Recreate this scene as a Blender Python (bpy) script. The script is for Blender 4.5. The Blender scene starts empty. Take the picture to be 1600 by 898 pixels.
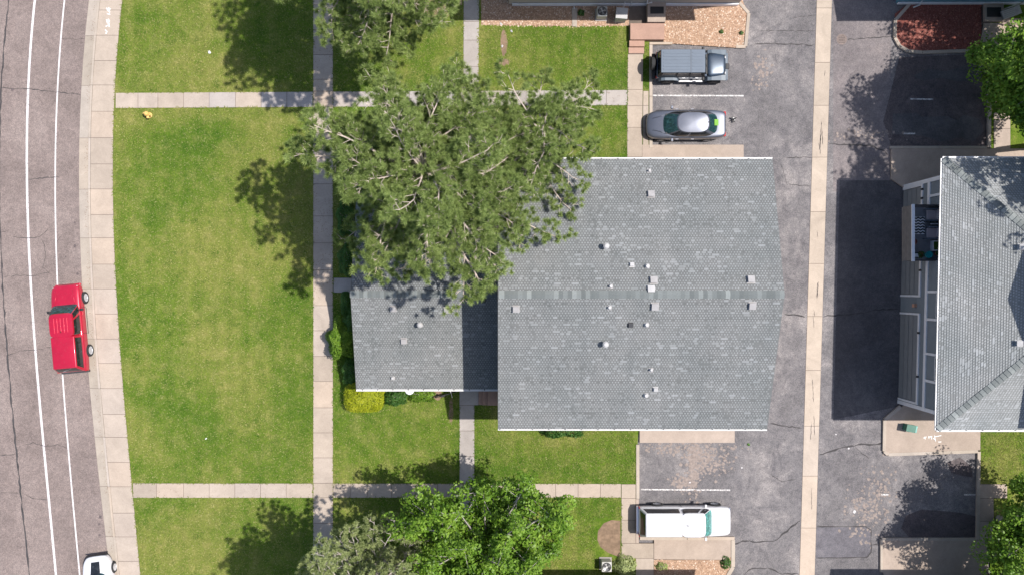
import bpy, bmesh, math, random
import numpy as np
from mathutils import Vector, Matrix
random.seed(7)
RNG = np.random.default_rng(7)
SC = bpy.context.scene
COL = SC.collection

# ---------------------------------------------------------------- camera, sky, sun, exposure
H = 50.0          # drone height, metres
F = 1250.0        # focal length in photo pixels (1600 wide)
cam_d = bpy.data.cameras.new('camera')
cam = bpy.data.objects.new('camera', cam_d)
COL.objects.link(cam)
cam.location = (0, 0, H)
cam.rotation_euler = (0, 0, 0)
cam_d.sensor_width = 36.0
cam_d.lens = 36.0 * F / 1600.0
cam_d.clip_end = 2000
SC.camera = cam
SUNV = Vector((0.55, 0.062, 1.0)).normalized()
elev = math.asin(SUNV.z)
az = math.atan2(SUNV.x, SUNV.y)
world = bpy.data.worlds.new('World'); SC.world = world
world.use_nodes = True
wn = world.node_tree
sky = wn.nodes.new('ShaderNodeTexSky')
sky.sky_type = 'NISHITA'; sky.sun_disc = False
sky.sun_elevation = elev; sky.sun_rotation = az
sky.air_density = 1.0; sky.dust_density = 1.6
bg = wn.nodes['Background']; bg.inputs['Strength'].default_value = 0.125
wn.links.new(sky.outputs[0], bg.inputs['Color'])
sl = bpy.data.lights.new('sun', 'SUN'); sl.energy = 4.5; sl.angle = math.radians(0.6)
sl.color = (1.0, 0.955, 0.89)
so = bpy.data.objects.new('sun', sl); COL.objects.link(so)
so.rotation_euler = SUNV.to_track_quat('Z', 'Y').to_euler()
so.location = (20, 0, 60)
SC.view_settings.view_transform = 'Standard'
SC.view_settings.look = 'None'
SC.view_settings.exposure = 0.36
SC.view_settings.gamma = 1.0

# ---------------------------------------------------------------- helpers
def P(px, py, z=0.0):
    k = (H - z) / F
    return ((px - 800) * k, (449 - py) * k)

def V3(px, py, z=0.0):
    x, y = P(px, py, z)
    return Vector((x, y, z))

def s2l(c):
    return tuple(((v / 255) / 12.92 if v <= 10 else (((v / 255) + 0.055) / 1.055) ** 2.4) for v in c)

def tag(o, label=None, cat=None, group=None, kind=None):
    if label: o['label'] = label
    if cat: o['category'] = cat
    if group: o['group'] = group
    if kind: o['kind'] = kind
    return o

def thing(name, label, cat, loc=(0, 0, 0), rz=0.0, group=None):
    o = bpy.data.objects.new(name, None)
    COL.objects.link(o)
    o.empty_display_size = 0.3
    o.location = loc; o.rotation_euler = (0, 0, rz)
    return tag(o, label, cat, group)

def finish(me, mats, smooth=False):
    for m in (mats if isinstance(mats, (list, tuple)) else [mats]):
        me.materials.append(m)
    if smooth:
        me.polygons.foreach_set('use_smooth', [True] * len(me.polygons))
    me.update()

def link(name, me, parent=None, world_coords=True):
    o = bpy.data.objects.new(name, me)
    COL.objects.link(o)
    if parent is not None:
        o.parent = parent
        if world_coords:
            # geometry is written in world metres; take off the offsets of the chain above
            off = Vector((0, 0, 0)); p = parent
            while p is not None:
                off += p.location; p = p.parent
            o.location = -off
    return o

def obj(name, verts, faces, mats, parent=None, smooth=False, wc=True, fm=None):
    me = bpy.data.meshes.new(name)
    me.from_pydata([tuple(v) for v in verts], [], faces)
    finish(me, mats, smooth)
    if fm is not None:
        me.polygons.foreach_set('material_index', fm)
    return link(name, me, parent, wc)

def tri_mesh(name, V, nper, mats, parent=None, wc=True, smooth=False):
    """V: (n*nper,3) array; every nper vertices form one face"""
    n = len(V) // nper
    me = bpy.data.meshes.new(name)
    me.vertices.add(len(V)); me.vertices.foreach_set('co', np.ascontiguousarray(V, dtype=np.float32).ravel())
    me.loops.add(len(V)); me.loops.foreach_set('vertex_index', np.arange(len(V), dtype=np.int32))
    me.polygons.add(n)
    me.polygons.foreach_set('loop_start', np.arange(n, dtype=np.int32) * nper)
    finish(me, mats, smooth)
    me.validate()
    return link(name, me, parent, wc)

class MB:
    def __init__(s): s.v = []; s.f = []; s.m = []
    def add(s, vs, fs, mi=0):
        b = len(s.v); s.v += [tuple(v) for v in vs]
        s.f += [tuple(i + b for i in f) for f in fs]; s.m += [mi] * len(fs); return s
    def box(s, x0, x1, y0, y1, z0, z1, mi=0, M=None):
        vs = [(x, y, z) for z in (z0, z1) for y in (y0, y1) for x in (x0, x1)]
        if M is not None: vs = [tuple(M @ Vector(v)) for v in vs]
        return s.add(vs, [(0, 2, 3, 1), (4, 5, 7, 6), (0, 1, 5, 4), (2, 6, 7, 3), (0, 4, 6, 2), (1, 3, 7, 5)], mi)
    def prism(s, pts, z0, z1, mi=0):
        n = len(pts)
        a = sum(pts[i][0] * pts[(i + 1) % n][1] - pts[(i + 1) % n][0] * pts[i][1] for i in range(n))
        if a < 0: pts = pts[::-1]
        vs = [(p[0], p[1], z0) for p in pts] + [(p[0], p[1], z1) for p in pts]
        fs = [tuple(range(n, 2 * n)), tuple(range(n - 1, -1, -1))]
        fs += [(i, (i + 1) % n, n + (i + 1) % n, n + i) for i in range(n)]
        return s.add(vs, fs, mi)
    def tube(s, pts, rad, n=6, mi=0, cap=True):
        pts = [Vector(p) for p in pts]
        if not hasattr(rad, '__len__'): rad = [rad] * len(pts)
        rings = []
        for i, p in enumerate(pts):
            d = (pts[min(i + 1, len(pts) - 1)] - pts[max(i - 1, 0)])
            d = d.normalized() if d.length > 1e-9 else Vector((0, 0, 1))
            a = d.orthogonal().normalized() if i == 0 else (a - d * a.dot(d)).normalized()
            b = d.cross(a)
            rings.append([p + (a * math.cos(t * 2 * math.pi / n) + b * math.sin(t * 2 * math.pi / n)) * rad[i] for t in range(n)])
        vs = [v for r in rings for v in r]; fs = []
        for i in range(len(pts) - 1):
            for t in range(n):
                fs.append((i * n + t, i * n + (t + 1) % n, (i + 1) * n + (t + 1) % n, (i + 1) * n + t))
        if cap:
            fs.append(tuple(range(n - 1, -1, -1))); fs.append(tuple((len(pts) - 1) * n + t for t in range(n)))
        return s.add(vs, fs, mi)
    def lathe(s, c, prof, n=16, mi=0, axis='z', cap=True):
        vs = []; fs = []
        for r, h in prof:
            for t in range(n):
                a = 2 * math.pi * t / n
                if axis == 'z': vs.append((c[0] + r * math.cos(a), c[1] + r * math.sin(a), c[2] + h))
                else: vs.append((c[0] + r * math.cos(a), c[1] + h, c[2] + r * math.sin(a)))
        for i in range(len(prof) - 1):
            for t in range(n):
                fs.append((i * n + t, i * n + (t + 1) % n, (i + 1) * n + (t + 1) % n, (i + 1) * n + t))
        if cap:
            fs.append(tuple(range(n - 1, -1, -1))); fs.append(tuple((len(prof) - 1) * n + t for t in range(n)))
        return s.add(vs, fs, mi)
    def patch(s, c00, c10, c11, c01, nu=6, nv=6, bulge=0.0, mi=0, both=False):
        c = [Vector(q) for q in (c00, c10, c11, c01)]
        nrm = (c[1] - c[0]).cross(c[3] - c[0])
        nrm = nrm.normalized() if nrm.length else Vector((0, 0, 1))
        vs = []
        for j in range(nv + 1):
            v = j / nv
            for i in range(nu + 1):
                u = i / nu
                p = c[0] * (1 - u) * (1 - v) + c[1] * u * (1 - v) + c[2] * u * v + c[3] * (1 - u) * v
                vs.append(p + nrm * bulge * 4 * (u * (1 - u)) ** 0.8 * (4 * v * (1 - v)) ** 0.8)
        fs = [(j * (nu + 1) + i, j * (nu + 1) + i + 1, (j + 1) * (nu + 1) + i + 1, (j + 1) * (nu + 1) + i) for j in range(nv) for i in range(nu)]
        return s.add(vs, fs, mi)
    def build(s, name, mats, parent=None, wc=True, smooth=False, bevel=0, bseg=2, sub=0):
        o = obj(name, s.v, s.f, mats, parent, smooth, wc, s.m)
        if bevel:
            m = o.modifiers.new('bevel', 'BEVEL'); m.width = bevel; m.segments = bseg; m.limit_method = 'ANGLE'
        if sub:
            m = o.modifiers.new('sub', 'SUBSURF'); m.levels = sub; m.render_levels = sub
        return o

# ---------------------------------------------------------------- materials
class NT:
    def __init__(s, name):
        s.mat = bpy.data.materials.new(name); s.mat.use_nodes = True
        s.t = s.mat.node_tree; s.b = s.t.nodes['Principled BSDF']
        s.geo = s.t.nodes.new('ShaderNodeNewGeometry'); s.tc = s.t.nodes.new('ShaderNodeTexCoord')
    def n(s, typ, **k):
        nd = s.t.nodes.new(typ)
        for a, b in k.items(): setattr(nd, a, b)
        return nd
    def L(s, a, b): s.t.links.new(a, b)
    def noise(s, scale, detail=4, rough=0.55, src=None, stretch=None, dist=0.0):
        nd = s.n('ShaderNodeTexNoise'); nd.inputs['Scale'].default_value = scale
        nd.inputs['Detail'].default_value = detail; nd.inputs['Roughness'].default_value = rough
        nd.inputs['Distortion'].default_value = dist
        v = src or s.geo.outputs['Position']
        if stretch:
            mp = s.n('ShaderNodeMapping'); mp.inputs['Scale'].default_value = stretch
            s.L(v, mp.inputs['Vector']); v = mp.outputs[0]
        s.L(v, nd.inputs['Vector']); return nd.outputs['Fac']
    def ramp(s, fac, stops):
        nd = s.n('ShaderNodeValToRGB'); e = nd.color_ramp.elements
        while len(e) < len(stops): e.new(0.5)
        for i, (p, c) in enumerate(stops):
            e[i].position = p; e[i].color = (*c, 1) if len(c) == 3 else c
        s.L(fac, nd.inputs['Fac']); return nd.outputs['Color']
    def mix(s, a, b, fac, mode='MIX'):
        nd = s.n('ShaderNodeMix', data_type='RGBA', blend_type=mode)
        for v, k in ((fac, 0), (a, 6), (b, 7)):
            if hasattr(v, 'is_linked') or hasattr(v, 'links'): s.L(v, nd.inputs[k])
            elif k == 0: nd.inputs[0].default_value = v
            else: nd.inputs[k].default_value = (*v, 1)
        return nd.outputs[2]
    def bump(s, h, strength=0.3, dist=0.02):
        nd = s.n('ShaderNodeBump'); nd.inputs['Strength'].default_value = strength
        nd.inputs['Distance'].default_value = dist
        s.L(h, nd.inputs['Height']); s.L(nd.outputs[0], s.b.inputs['Normal'])
    def out(s, col, rough=0.9, metal=0.0, spec=None):
        if hasattr(col, 'links'): s.L(col, s.b.inputs['Base Color'])
        else: s.b.inputs['Base Color'].default_value = (*col, 1)
        s.b.inputs['Roughness'].default_value = rough; s.b.inputs['Metallic'].default_value = metal
        if spec is not None: s.b.inputs['Specular IOR Level'].default_value = spec
        return s.mat

def sc(c, k): return tuple(min(1, v * k) for v in c)

def m_simple(name, c, rough=0.6, metal=0.0, var=0.15, scale=3.0, bump=0.0, spec=None, coat=0.0):
    t = NT(name)
    f = t.noise(scale, 4)
    col = t.ramp(f, [(0.3, sc(c, 1 - var)), (0.7, sc(c, 1 + var))])
    if bump: t.bump(t.noise(scale * 8, 3), bump, 0.01)
    m = t.out(col, rough, metal, spec)
    if coat:
        t.b.inputs['Coat Weight'].default_value = coat; t.b.inputs['Coat Roughness'].default_value = 0.05
    return m

def m_lawn():
    t = NT('lawn_grass')
    big = t.noise(0.13, 6, 0.60, dist=0.4)
    med = t.noise(1.1, 4, 0.6)
    fine = t.noise(9.0, 5, 0.7)
    c = t.ramp(big, [(0.34, (0.075, 0.150, 0.016)), (0.47, (0.125, 0.200, 0.022)), (0.59, (0.245, 0.262, 0.062))])
    c = t.mix(c, t.ramp(med, [(0.34, (0.050, 0.115, 0.012)), (0.50, (0.13, 0.205, 0.022)), (0.62, (0.31, 0.285, 0.10))]), 0.45)
    spots = t.noise(1.6, 2, 0.4, dist=0.2)
    m = t.ramp(spots, [(0.63, (0, 0, 0)), (0.72, (.6, .6, .6))])
    c = t.mix(c, (0.040, 0.105, 0.010), m)
    dry = t.noise(2.6, 5, 0.75)
    md = t.ramp(dry, [(0.64, (0, 0, 0)), (0.80, (0.75, 0.75, 0.75))])
    c = t.mix(c, (0.33, 0.29, 0.13), md)
    # mower stripes, faint
    wv = t.n('ShaderNodeTexWave'); wv.wave_type = 'BANDS'; wv.bands_direction = 'X'
    wv.inputs['Scale'].default_value = 0.33; wv.inputs['Distortion'].default_value = 1.2
    t.L(t.geo.outputs['Position'], wv.inputs['Vector'])
    c = t.mix(c, t.mix(c, (0.80, 0.88, 0.76), 1.0, 'MULTIPLY'), wv.outputs['Fac'])
    c = t.mix(c, t.ramp(fine, [(0.32, (0.58, 0.60, 0.52)), (0.5, (1, 1, 1)), (0.72, (1.45, 1.32, 1.2))]), 0.8, 'MULTIPLY')
    c = t.mix(c, (0.94, 0.92, 0.98), 1.0, 'MULTIPLY')
    t.bump(t.noise(22, 4, 0.75), 0.75, 0.06)
    return t.out(c, 0.95, spec=0.1)

def m_blade():
    t = NT('grass_blade')
    big = t.noise(0.13, 6, 0.6, dist=0.4)
    c = t.ramp(t.geo.outputs['Random Per Island'], [(0.0, (0.04, 0.10, 0.010)), (0.5, (0.13, 0.185, 0.028)), (0.85, (0.27, 0.265, 0.08)), (1.0, (0.52, 0.46, 0.24))])
    c = t.mix(c, t.ramp(big, [(0.38, (0.062, 0.130, 0.016)), (0.62, (0.26, 0.245, 0.075))]), 0.55)
    return t.out(c, 0.9, spec=0.1)

def m_asphalt(name, base, tint2, dark, speck=0.5, stain=0.6, fresh=None):
    t = NT(name)
    a = t.noise(0.35, 6, 0.65, dist=0.4)
    c = t.ramp(a, [(0.32, sc(base, 0.80)), (0.5, base), (0.68, tint2)])
    s = t.noise(0.7, 7, 0.75, dist=1.2)
    ms = t.ramp(s, [(0.47, (0, 0, 0)), (0.70, (stain, stain, stain))])
    c = t.mix(c, dark, ms)
    m2 = t.noise(3.0, 5, 0.7)
    c = t.mix(c, t.ramp(m2, [(0.3, (0.8, 0.8, 0.8)), (0.7, (1.18, 1.16, 1.14))]), 0.8, 'MULTIPLY')
    vo = t.n('ShaderNodeTexVoronoi'); vo.inputs['Scale'].default_value = 26
    t.L(t.geo.outputs['Position'], vo.inputs['Vector'])
    bw = t.n('ShaderNodeRGBToBW'); t.L(vo.outputs['Color'], bw.inputs[0])
    c = t.mix(c, t.ramp(bw.outputs[0], [(0.2, (0.62, 0.62, 0.62)), (0.5, (1, 1, 1)), (0.85, (1.5, 1.45, 1.42))]), speck, 'MULTIPLY')
    t.bump(t.noise(40, 3, 0.7), 0.5, 0.02)
    return t.out(c, 0.93, spec=0.2)

def m_concrete(name, base, var=0.10):
    t = NT(name)
    oi = t.n('ShaderNodeObjectInfo')
    c = t.ramp(oi.outputs['Random'], [(0.0, sc(base, 0.86)), (0.3, sc(base, 0.97)), (0.5, base), (0.75, (base[0] * 0.985, base[1] * 1.0, base[2] * 1.04)), (1.0, (base[0] * 1.04, base[1] * 1.0, base[2] * 0.96))])
    c = t.mix(c, t.ramp(t.noise(0.9, 6, 0.7, dist=0.5), [(0.3, (1 - var * 1.6,) * 3), (0.7, (1 + var,) * 3)]), 1.0, 'MULTIPLY')
    c = t.mix(c, t.ramp(t.noise(14, 4, 0.8), [(0.3, (0.88, 0.87, 0.86)), (0.7, (1.08, 1.08, 1.08))]), 0.9, 'MULTIPLY')
    st = t.ramp(t.noise(2.2, 6, 0.75), [(0.66, (0, 0, 0)), (0.8, (0.35, 0.35, 0.35))])
    c = t.mix(c, sc(base, 0.5), st)
    t.bump(t.noise(30, 3), 0.25, 0.01)
    return t.out(c, 0.9, spec=0.25)

def m_stones(name, stops, rough=0.9):
    t = NT(name)
    c = t.ramp(t.geo.outputs['Random Per Island'], stops)
    return t.out(c, rough, spec=0.2)

def m_leaf(name, dark, mid, light, nscale=0.9, transl=0.25, rough=0.55):
    t = NT(name)
    c = t.ramp(t.geo.outputs['Random Per Island'], [(0.0, dark), (0.5, mid), (1.0, light)])
    c2 = t.ramp(t.noise(nscale, 3, 0.6), [(0.32, sc(dark, 1.1)), (0.5, mid), (0.68, light)])
    c = t.mix(c, c2, 0.55)
    m = t.out(c, rough, spec=0.3)
    if transl:
        tr = t.n('ShaderNodeBsdfTranslucent'); t.L(c, tr.inputs['Color'])
        ms = t.n('ShaderNodeMixShader'); ms.inputs[0].default_value = transl
        t.L(t.b.outputs[0], ms.inputs[1]); t.L(tr.outputs[0], ms.inputs[2])
        t.L(ms.outputs[0], t.t.nodes['Material Output'].inputs['Surface'])
    return m

def m_shingle(name, stops, k=1.0):
    t = NT(name)
    c = t.ramp(t.geo.outputs['Random Per Island'], [(p, sc(cc, k)) for p, cc in stops])
    c = t.mix(c, t.ramp(t.noise(0.45, 4, 0.6), [(0.3, (0.90, 0.92, 0.93)), (0.7, (1.09, 1.07, 1.07))]), 1.0, 'MULTIPLY')
    c = t.mix(c, t.ramp(t.noise(1.0, 5, 0.7, stretch=(1.4, 0.16, 0.16)), [(0.3, (0.90, 0.90, 0.90)), (0.7, (1.07, 1.06, 1.05))]), 1.0, 'MULTIPLY')
    c = t.mix(c, t.ramp(t.noise(24, 3, 0.8), [(0.3, (0.82, 0.82, 0.82)), (0.7, (1.16, 1.16, 1.16))]), 0.8, 'MULTIPLY')
    return t.out(c, 0.92, spec=0.2)

def m_paint(name, c, metal=0.0, rough=0.32, coat=1.0):
    t = NT(name)
    f = t.noise(2.5, 4, src=t.tc.outputs['Object'])
    col = t.ramp(f, [(0.3, sc(c, 0.93)), (0.7, sc(c, 1.06))])
    dirt = t.ramp(t.noise(9, 5, 0.8, src=t.tc.outputs['Object']), [(0.55, (0, 0, 0)), (0.85, (0.22, 0.22, 0.22))])
    col = t.mix(col, (0.35, 0.31, 0.27), dirt)
    m = t.out(col, rough, metal)
    t.b.inputs['Coat Weight'].default_value = coat; t.b.inputs['Coat Roughness'].default_value = 0.06
    return m

def m_worn_paint(name, c, keep=0.55, scale=7.0):
    t = NT(name)
    m = t.ramp(t.noise(scale, 5, 0.8, dist=0.3), [(keep - 0.03, (*c,)), (keep + 0.04, (0.26, 0.24, 0.24))])
    return t.out(m, 0.85)

M = {}
M['lawn'] = m_lawn(); M['blade'] = m_blade()
M['street'] = m_asphalt('street_asphalt', (0.222, 0.180, 0.168), (0.262, 0.215, 0.200), (0.175, 0.142, 0.138), 0.6, 0.25)
M['lot'] = m_asphalt('lot_asphalt', (0.178, 0.169, 0.176), (0.285, 0.264, 0.262), (0.100, 0.095, 0.105), 0.6, 0.8)
M['lot_old'] = m_asphalt('old_lot_asphalt', (0.195, 0.175, 0.180), (0.245, 0.215, 0.215), (0.13, 0.115, 0.125), 0.5, 0.5)
M['bay'] = m_asphalt('stained_bay_asphalt', (0.115, 0.098, 0.102), (0.155, 0.130, 0.130), (0.055, 0.052, 0.060), 0.5, 0.8)
M['shadow_stain'] = m_asphalt('shadow_stain_asphalt', (0.100, 0.096, 0.103), (0.150, 0.142, 0.148), (0.060, 0.058, 0.066), 0.4, 0.4)  # dark tone for the painted building shadow and the bay's stain patches
M['patch'] = m_asphalt('patch_asphalt', (0.155, 0.148, 0.166), (0.225, 0.208, 0.218), (0.07, 0.068, 0.08), 0.4, 0.5)
M['concrete'] = m_concrete('walk_concrete', (0.435, 0.362, 0.30))
M['concrete_grey'] = m_concrete('grey_walk_concrete', (0.41, 0.37, 0.345))
M['gutter_pan'] = m_concrete('gutter_concrete', (0.40, 0.345, 0.29))
M['valley'] = m_concrete('alley_concrete', (0.49, 0.41, 0.34))
M['pad'] = m_concrete('pad_concrete', (0.425, 0.345, 0.29))
M['step'] = m_concrete('step_concrete', (0.42, 0.27, 0.215))
M['kerb'] = m_concrete('kerb_concrete', (0.45, 0.385, 0.325))
M['joint'] = m_simple('joint_dirt', (0.15, 0.12, 0.10), 0.95)
M['soil'] = m_simple('soil', (0.22, 0.15, 0.10), 0.95, var=0.3, scale=4, bump=0.5)
M['crack'] = m_simple('crack_tar', (0.055, 0.05, 0.052), 0.9, var=0.3)
M['dust'] = m_simple('pale_dust', (0.30, 0.235, 0.19), 0.95, var=0.15)
M['white_line'] = m_worn_paint('worn_white_line', (0.66, 0.63, 0.64), 0.575, 9)
M['stall_line'] = m_worn_paint('faded_stall_line', (0.66, 0.64, 0.63), 0.505, 9)
M['spray'] = m_worn_paint('white_spray_paint', (0.85, 0.84, 0.84), 0.60, 12)
M['gravel'] = m_stones('gravel_stone', [(0, (0.22, 0.13, 0.085)), (0.4, (0.42, 0.27, 0.19)), (0.8, (0.58, 0.42, 0.31)), (1, (0.66, 0.58, 0.5))])
M['gravel_bed'] = m_simple('gravel_bed', (0.36, 0.235, 0.16), 0.95, var=0.35, scale=14, bump=0.6)
M['mulch'] = m_stones('red_mulch_chip', [(0, (0.13, 0.035, 0.028)), (0.5, (0.25, 0.075, 0.058)), (1, (0.42, 0.20, 0.16))])
M['mulch_bed'] = m_simple('mulch_bed', (0.21, 0.07, 0.055), 0.95, var=0.35, scale=12, bump=0.6)
M['bark'] = m_simple('pine_bark', (0.50, 0.42, 0.37), 0.9, var=0.25, scale=8, bump=0.5)
M['bark_grey'] = m_simple('grey_bark', (0.42, 0.37, 0.34), 0.9, var=0.25, scale=8, bump=0.5)
M['needle'] = m_leaf('pine_needle', (0.095, 0.150, 0.038), (0.250, 0.330, 0.095), (0.50, 0.60, 0.22), 1.7, 0.3, 0.6)
M['sage'] = m_leaf('juniper_needle', (0.18, 0.23, 0.08), (0.34, 0.40, 0.16), (0.52, 0.56, 0.27), 1.3, 0.2, 0.7)
M['maple'] = m_leaf('green_leaf', (0.040, 0.10, 0.010), (0.135, 0.26, 0.020), (0.33, 0.48, 0.070), 1.1, 0.35, 0.45)
M['shrub'] = m_leaf('shrub_leaf', (0.022, 0.075, 0.014), (0.05, 0.135, 0.022), (0.12, 0.23, 0.05), 2.0, 0.2)
M['yellow'] = m_leaf('golden_leaf', (0.15, 0.19, 0.008), (0.36, 0.41, 0.015), (0.58, 0.58, 0.05), 2.5, 0.3)
SH = [(0.0, (0.150, 0.156, 0.156)), (0.5, (0.166, 0.173, 0.173)), (1.0, (0.182, 0.189, 0.190))]
SHL = [(0.0, (0.240, 0.250, 0.253)), (0.5, (0.262, 0.273, 0.278)), (1.0, (0.288, 0.300, 0.308))]
M['shingle'] = m_shingle('shingle_base', SH, .90); M['tab'] = m_shingle('shingle_tab', SHL, .90)
M['shingle_b'] = m_shingle('pale_shingle_base', SH, 1.3); M['tab_b'] = m_shingle('pale_shingle_tab', SHL, 1.22)
M['cap'] = m_concrete('ridge_shingle', (0.24, 0.275, 0.27), 0.12)
def m_cap():
    t = NT('ridge_cap_shingle'); oi = t.n('ShaderNodeObjectInfo')
    c = t.ramp(oi.outputs['Random'], [(0.0, (0.140, 0.153, 0.152)), (0.5, (0.180, 0.195, 0.194)), (0.8, (0.215, 0.232, 0.23)), (1.0, (0.28, 0.30, 0.295))])
    c = t.mix(c, t.ramp(t.noise(20, 3, 0.8), [(0.3, (0.82,) * 3), (0.7, (1.15,) * 3)]), 0.8, 'MULTIPLY')
    return t.out(c, 0.92, spec=0.2)
M['cap'] = m_cap()
M['white_metal'] = m_simple('white_gutter_metal', (0.66, 0.65, 0.65), 0.4, var=0.05)
M['trim'] = m_simple('white_trim', (0.76, 0.77, 0.80), 0.6, var=0.05)
M['siding'] = m_simple('grey_siding', (0.19, 0.22, 0.245), 0.75, var=0.06, scale=1.5)
M['siding_tan'] = m_simple('tan_siding', (0.44, 0.40, 0.35), 0.75, var=0.08, scale=1.5)
M['siding_blue'] = m_simple('blue_siding', (0.10, 0.26, 0.34), 0.75, var=0.08, scale=1.5)
M['door_grey'] = m_simple('garage_door_grey', (0.22, 0.235, 0.25), 0.7, var=0.06)
M['dark_metal'] = m_simple('dark_metal', (0.05, 0.05, 0.055), 0.5)
M['black'] = m_simple('black_plastic', (0.018, 0.018, 0.020), 0.55)
M['vent_metal'] = m_simple('vent_metal', (0.34, 0.325, 0.325), 0.5, var=0.1)
M['vent_white'] = m_simple('vent_white', (0.44, 0.43, 0.43), 0.5, var=0.1)
M['ac'] = m_simple('ac_grey', (0.50, 0.49, 0.46), 0.55, var=0.1)
M['steel'] = m_simple('steel', (0.45, 0.45, 0.46), 0.35, 0.8)
M['hydrant'] = m_simple('hydrant_yellow', (0.72, 0.46, 0.15), 0.5, var=0.12, scale=9)
M['box_green'] = m_simple('utility_green', (0.03, 0.14, 0.10), 0.55)
M['box_teal'] = m_simple('utility_teal', (0.14, 0.40, 0.36), 0.5)
M['rust'] = m_simple('manhole_iron', (0.20, 0.155, 0.14), 0.8, var=0.25, scale=9)
M['tyre'] = m_simple('tyre_rubber', (0.03, 0.03, 0.032), 0.85)
M['rim'] = m_simple('alloy_rim', (0.60, 0.60, 0.62), 0.45, 0.2)
M['chrome'] = m_simple('chrome', (0.65, 0.65, 0.67), 0.15, 1.0, var=0.03)
def m_glass(name, c, rough=0.08):
    t = NT(name)
    f = t.noise(5, 5, 0.8, src=t.tc.outputs['Object'], dist=1.0)
    col = t.ramp(f, [(0.38, sc(c, 0.5)), (0.55, c), (0.68, sc(c, 2.6))])
    return t.out(col, rough, 0.0, 0.8)
M['glass'] = m_glass('windscreen_glass', (0.020, 0.055, 0.062))
M['glass_teal'] = m_glass('teal_windscreen_glass', (0.07, 0.24, 0.22))
M['glass_dark'] = m_glass('tinted_glass', (0.018, 0.020, 0.024))
M['glass_win'] = m_glass('window_glass', (0.04, 0.06, 0.07))
M['red'] = m_paint('red_car_paint', (0.50, 0.008, 0.040), 0.25, 0.34)
M['white_car'] = m_paint('white_car_paint', (0.66, 0.66, 0.69), 0.0, 0.35)
M['silver'] = m_paint('silver_grey_paint', (0.135, 0.145, 0.18), 0.6, 0.40)
M['navy'] = m_paint('dark_blue_paint', (0.035, 0.055, 0.085), 0.35, 0.30)
M['hardtop'] = m_simple('grey_hardtop', (0.115, 0.145, 0.19), 0.6, var=0.05)
M['flare'] = m_simple('grey_fender', (0.115, 0.145, 0.18), 0.5, var=0.08)
M['lamp_clear'] = m_simple('headlight_lens', (0.62, 0.62, 0.64), 0.15)
M['lamp_red'] = m_simple('taillight_lens', (0.40, 0.02, 0.02), 0.2)
M['neon'] = m_simple('neon_green_cloth', (0.16, 0.38, 0.04), 0.7)

# ---------------------------------------------------------------- ground curves of the street
def fit(pts, deg=3):
    a = np.array(pts, float)
    return np.polynomial.Polynomial.fit(a[:, 1], a[:, 0], deg)
def cl(poly, y):   # extend tangentially outside the fitted range
    if -60 <= y <= 960: return float(poly(y))
    e = -60 if y < -60 else 960
    return float(poly(e) + poly.deriv()(e) * (y - e) + 0.0003 * (y - e) ** 2 * (1 if True else 0))
GL = fit([(138.6, 0), (130, 100), (125, 200), (123.3, 300), (125.5, 400), (131, 500), (140, 600), (150, 700), (161, 800), (172, 898)])
CF = fit([(154, 0), (145.5, 100), (141, 200), (139, 300), (141, 400), (146, 500), (154.5, 600), (164.5, 700), (175, 800), (184, 898)])
SR = fit([(192, 0), (184.5, 100), (179.5, 200), (177.5, 300), (180, 400), (185.5, 500), (193.5, 600), (203, 700), (212.5, 800), (220, 898)])
L1 = fit([(54, 0), (46.8, 100), (43, 200), (41.8, 300), (45, 400), (52, 500), (60, 600), (69, 700), (78, 800), (87.5, 898)])
L2 = fit([(101, 0), (92, 100), (87.5, 200), (86.3, 300), (88, 400), (93, 500), (99, 600), (106.5, 700), (115, 800), (125, 898)])
LC = fit([(14, 0), (4, 100), (0, 200), (-1, 300), (2, 400), (7, 500), (15, 600), (26, 700), (36, 800), (45.5, 898)])

YS = list(range(-500, 1420, 30))
def ribbon(fL, fR, ys, z):
    vs = []; fs = []
    for y in ys:
        vs += [(*P(fL(y), y), z), (*P(fR(y), y), z)]
    for i in range(len(ys) - 1): fs.append((2 * i, 2 * i + 2, 2 * i + 3, 2 * i + 1))
    return vs, fs

ZL = 0.10     # lawn level above the asphalt
g = 500
ground = obj('ground', [(-g, -g, -0.05), (g, -g, -0.05), (g, g, -0.05), (-g, g, -0.05)], [(0, 1, 2, 3)], M['lawn'])
tag(ground, kind='structure')
vs, fs = ribbon(lambda y: cl(GL, y) - 560, lambda y: cl(GL, y), YS, 0.0)
street = tag(obj('street', vs, fs, M['street']), kind='structure')
# lot / alley asphalt
lot = obj('parking_lot', [(*P(985, 1420), 0.0), (*P(1900, 1420), 0.0), (*P(1900, -500), 0.0), (*P(985, -500), 0.0)], [(0, 1, 2, 3)], M['lot'])
tag(lot, kind='structure')

def sheet(name, pts, z, mat, parent):
    o = obj(name, [(*P(*p), z) for p in pts], [tuple(range(len(pts)))], mat, parent)
    me = o.data
    if me.polygons[0].normal.z < 0: me.flip_normals()
    return o

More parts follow.
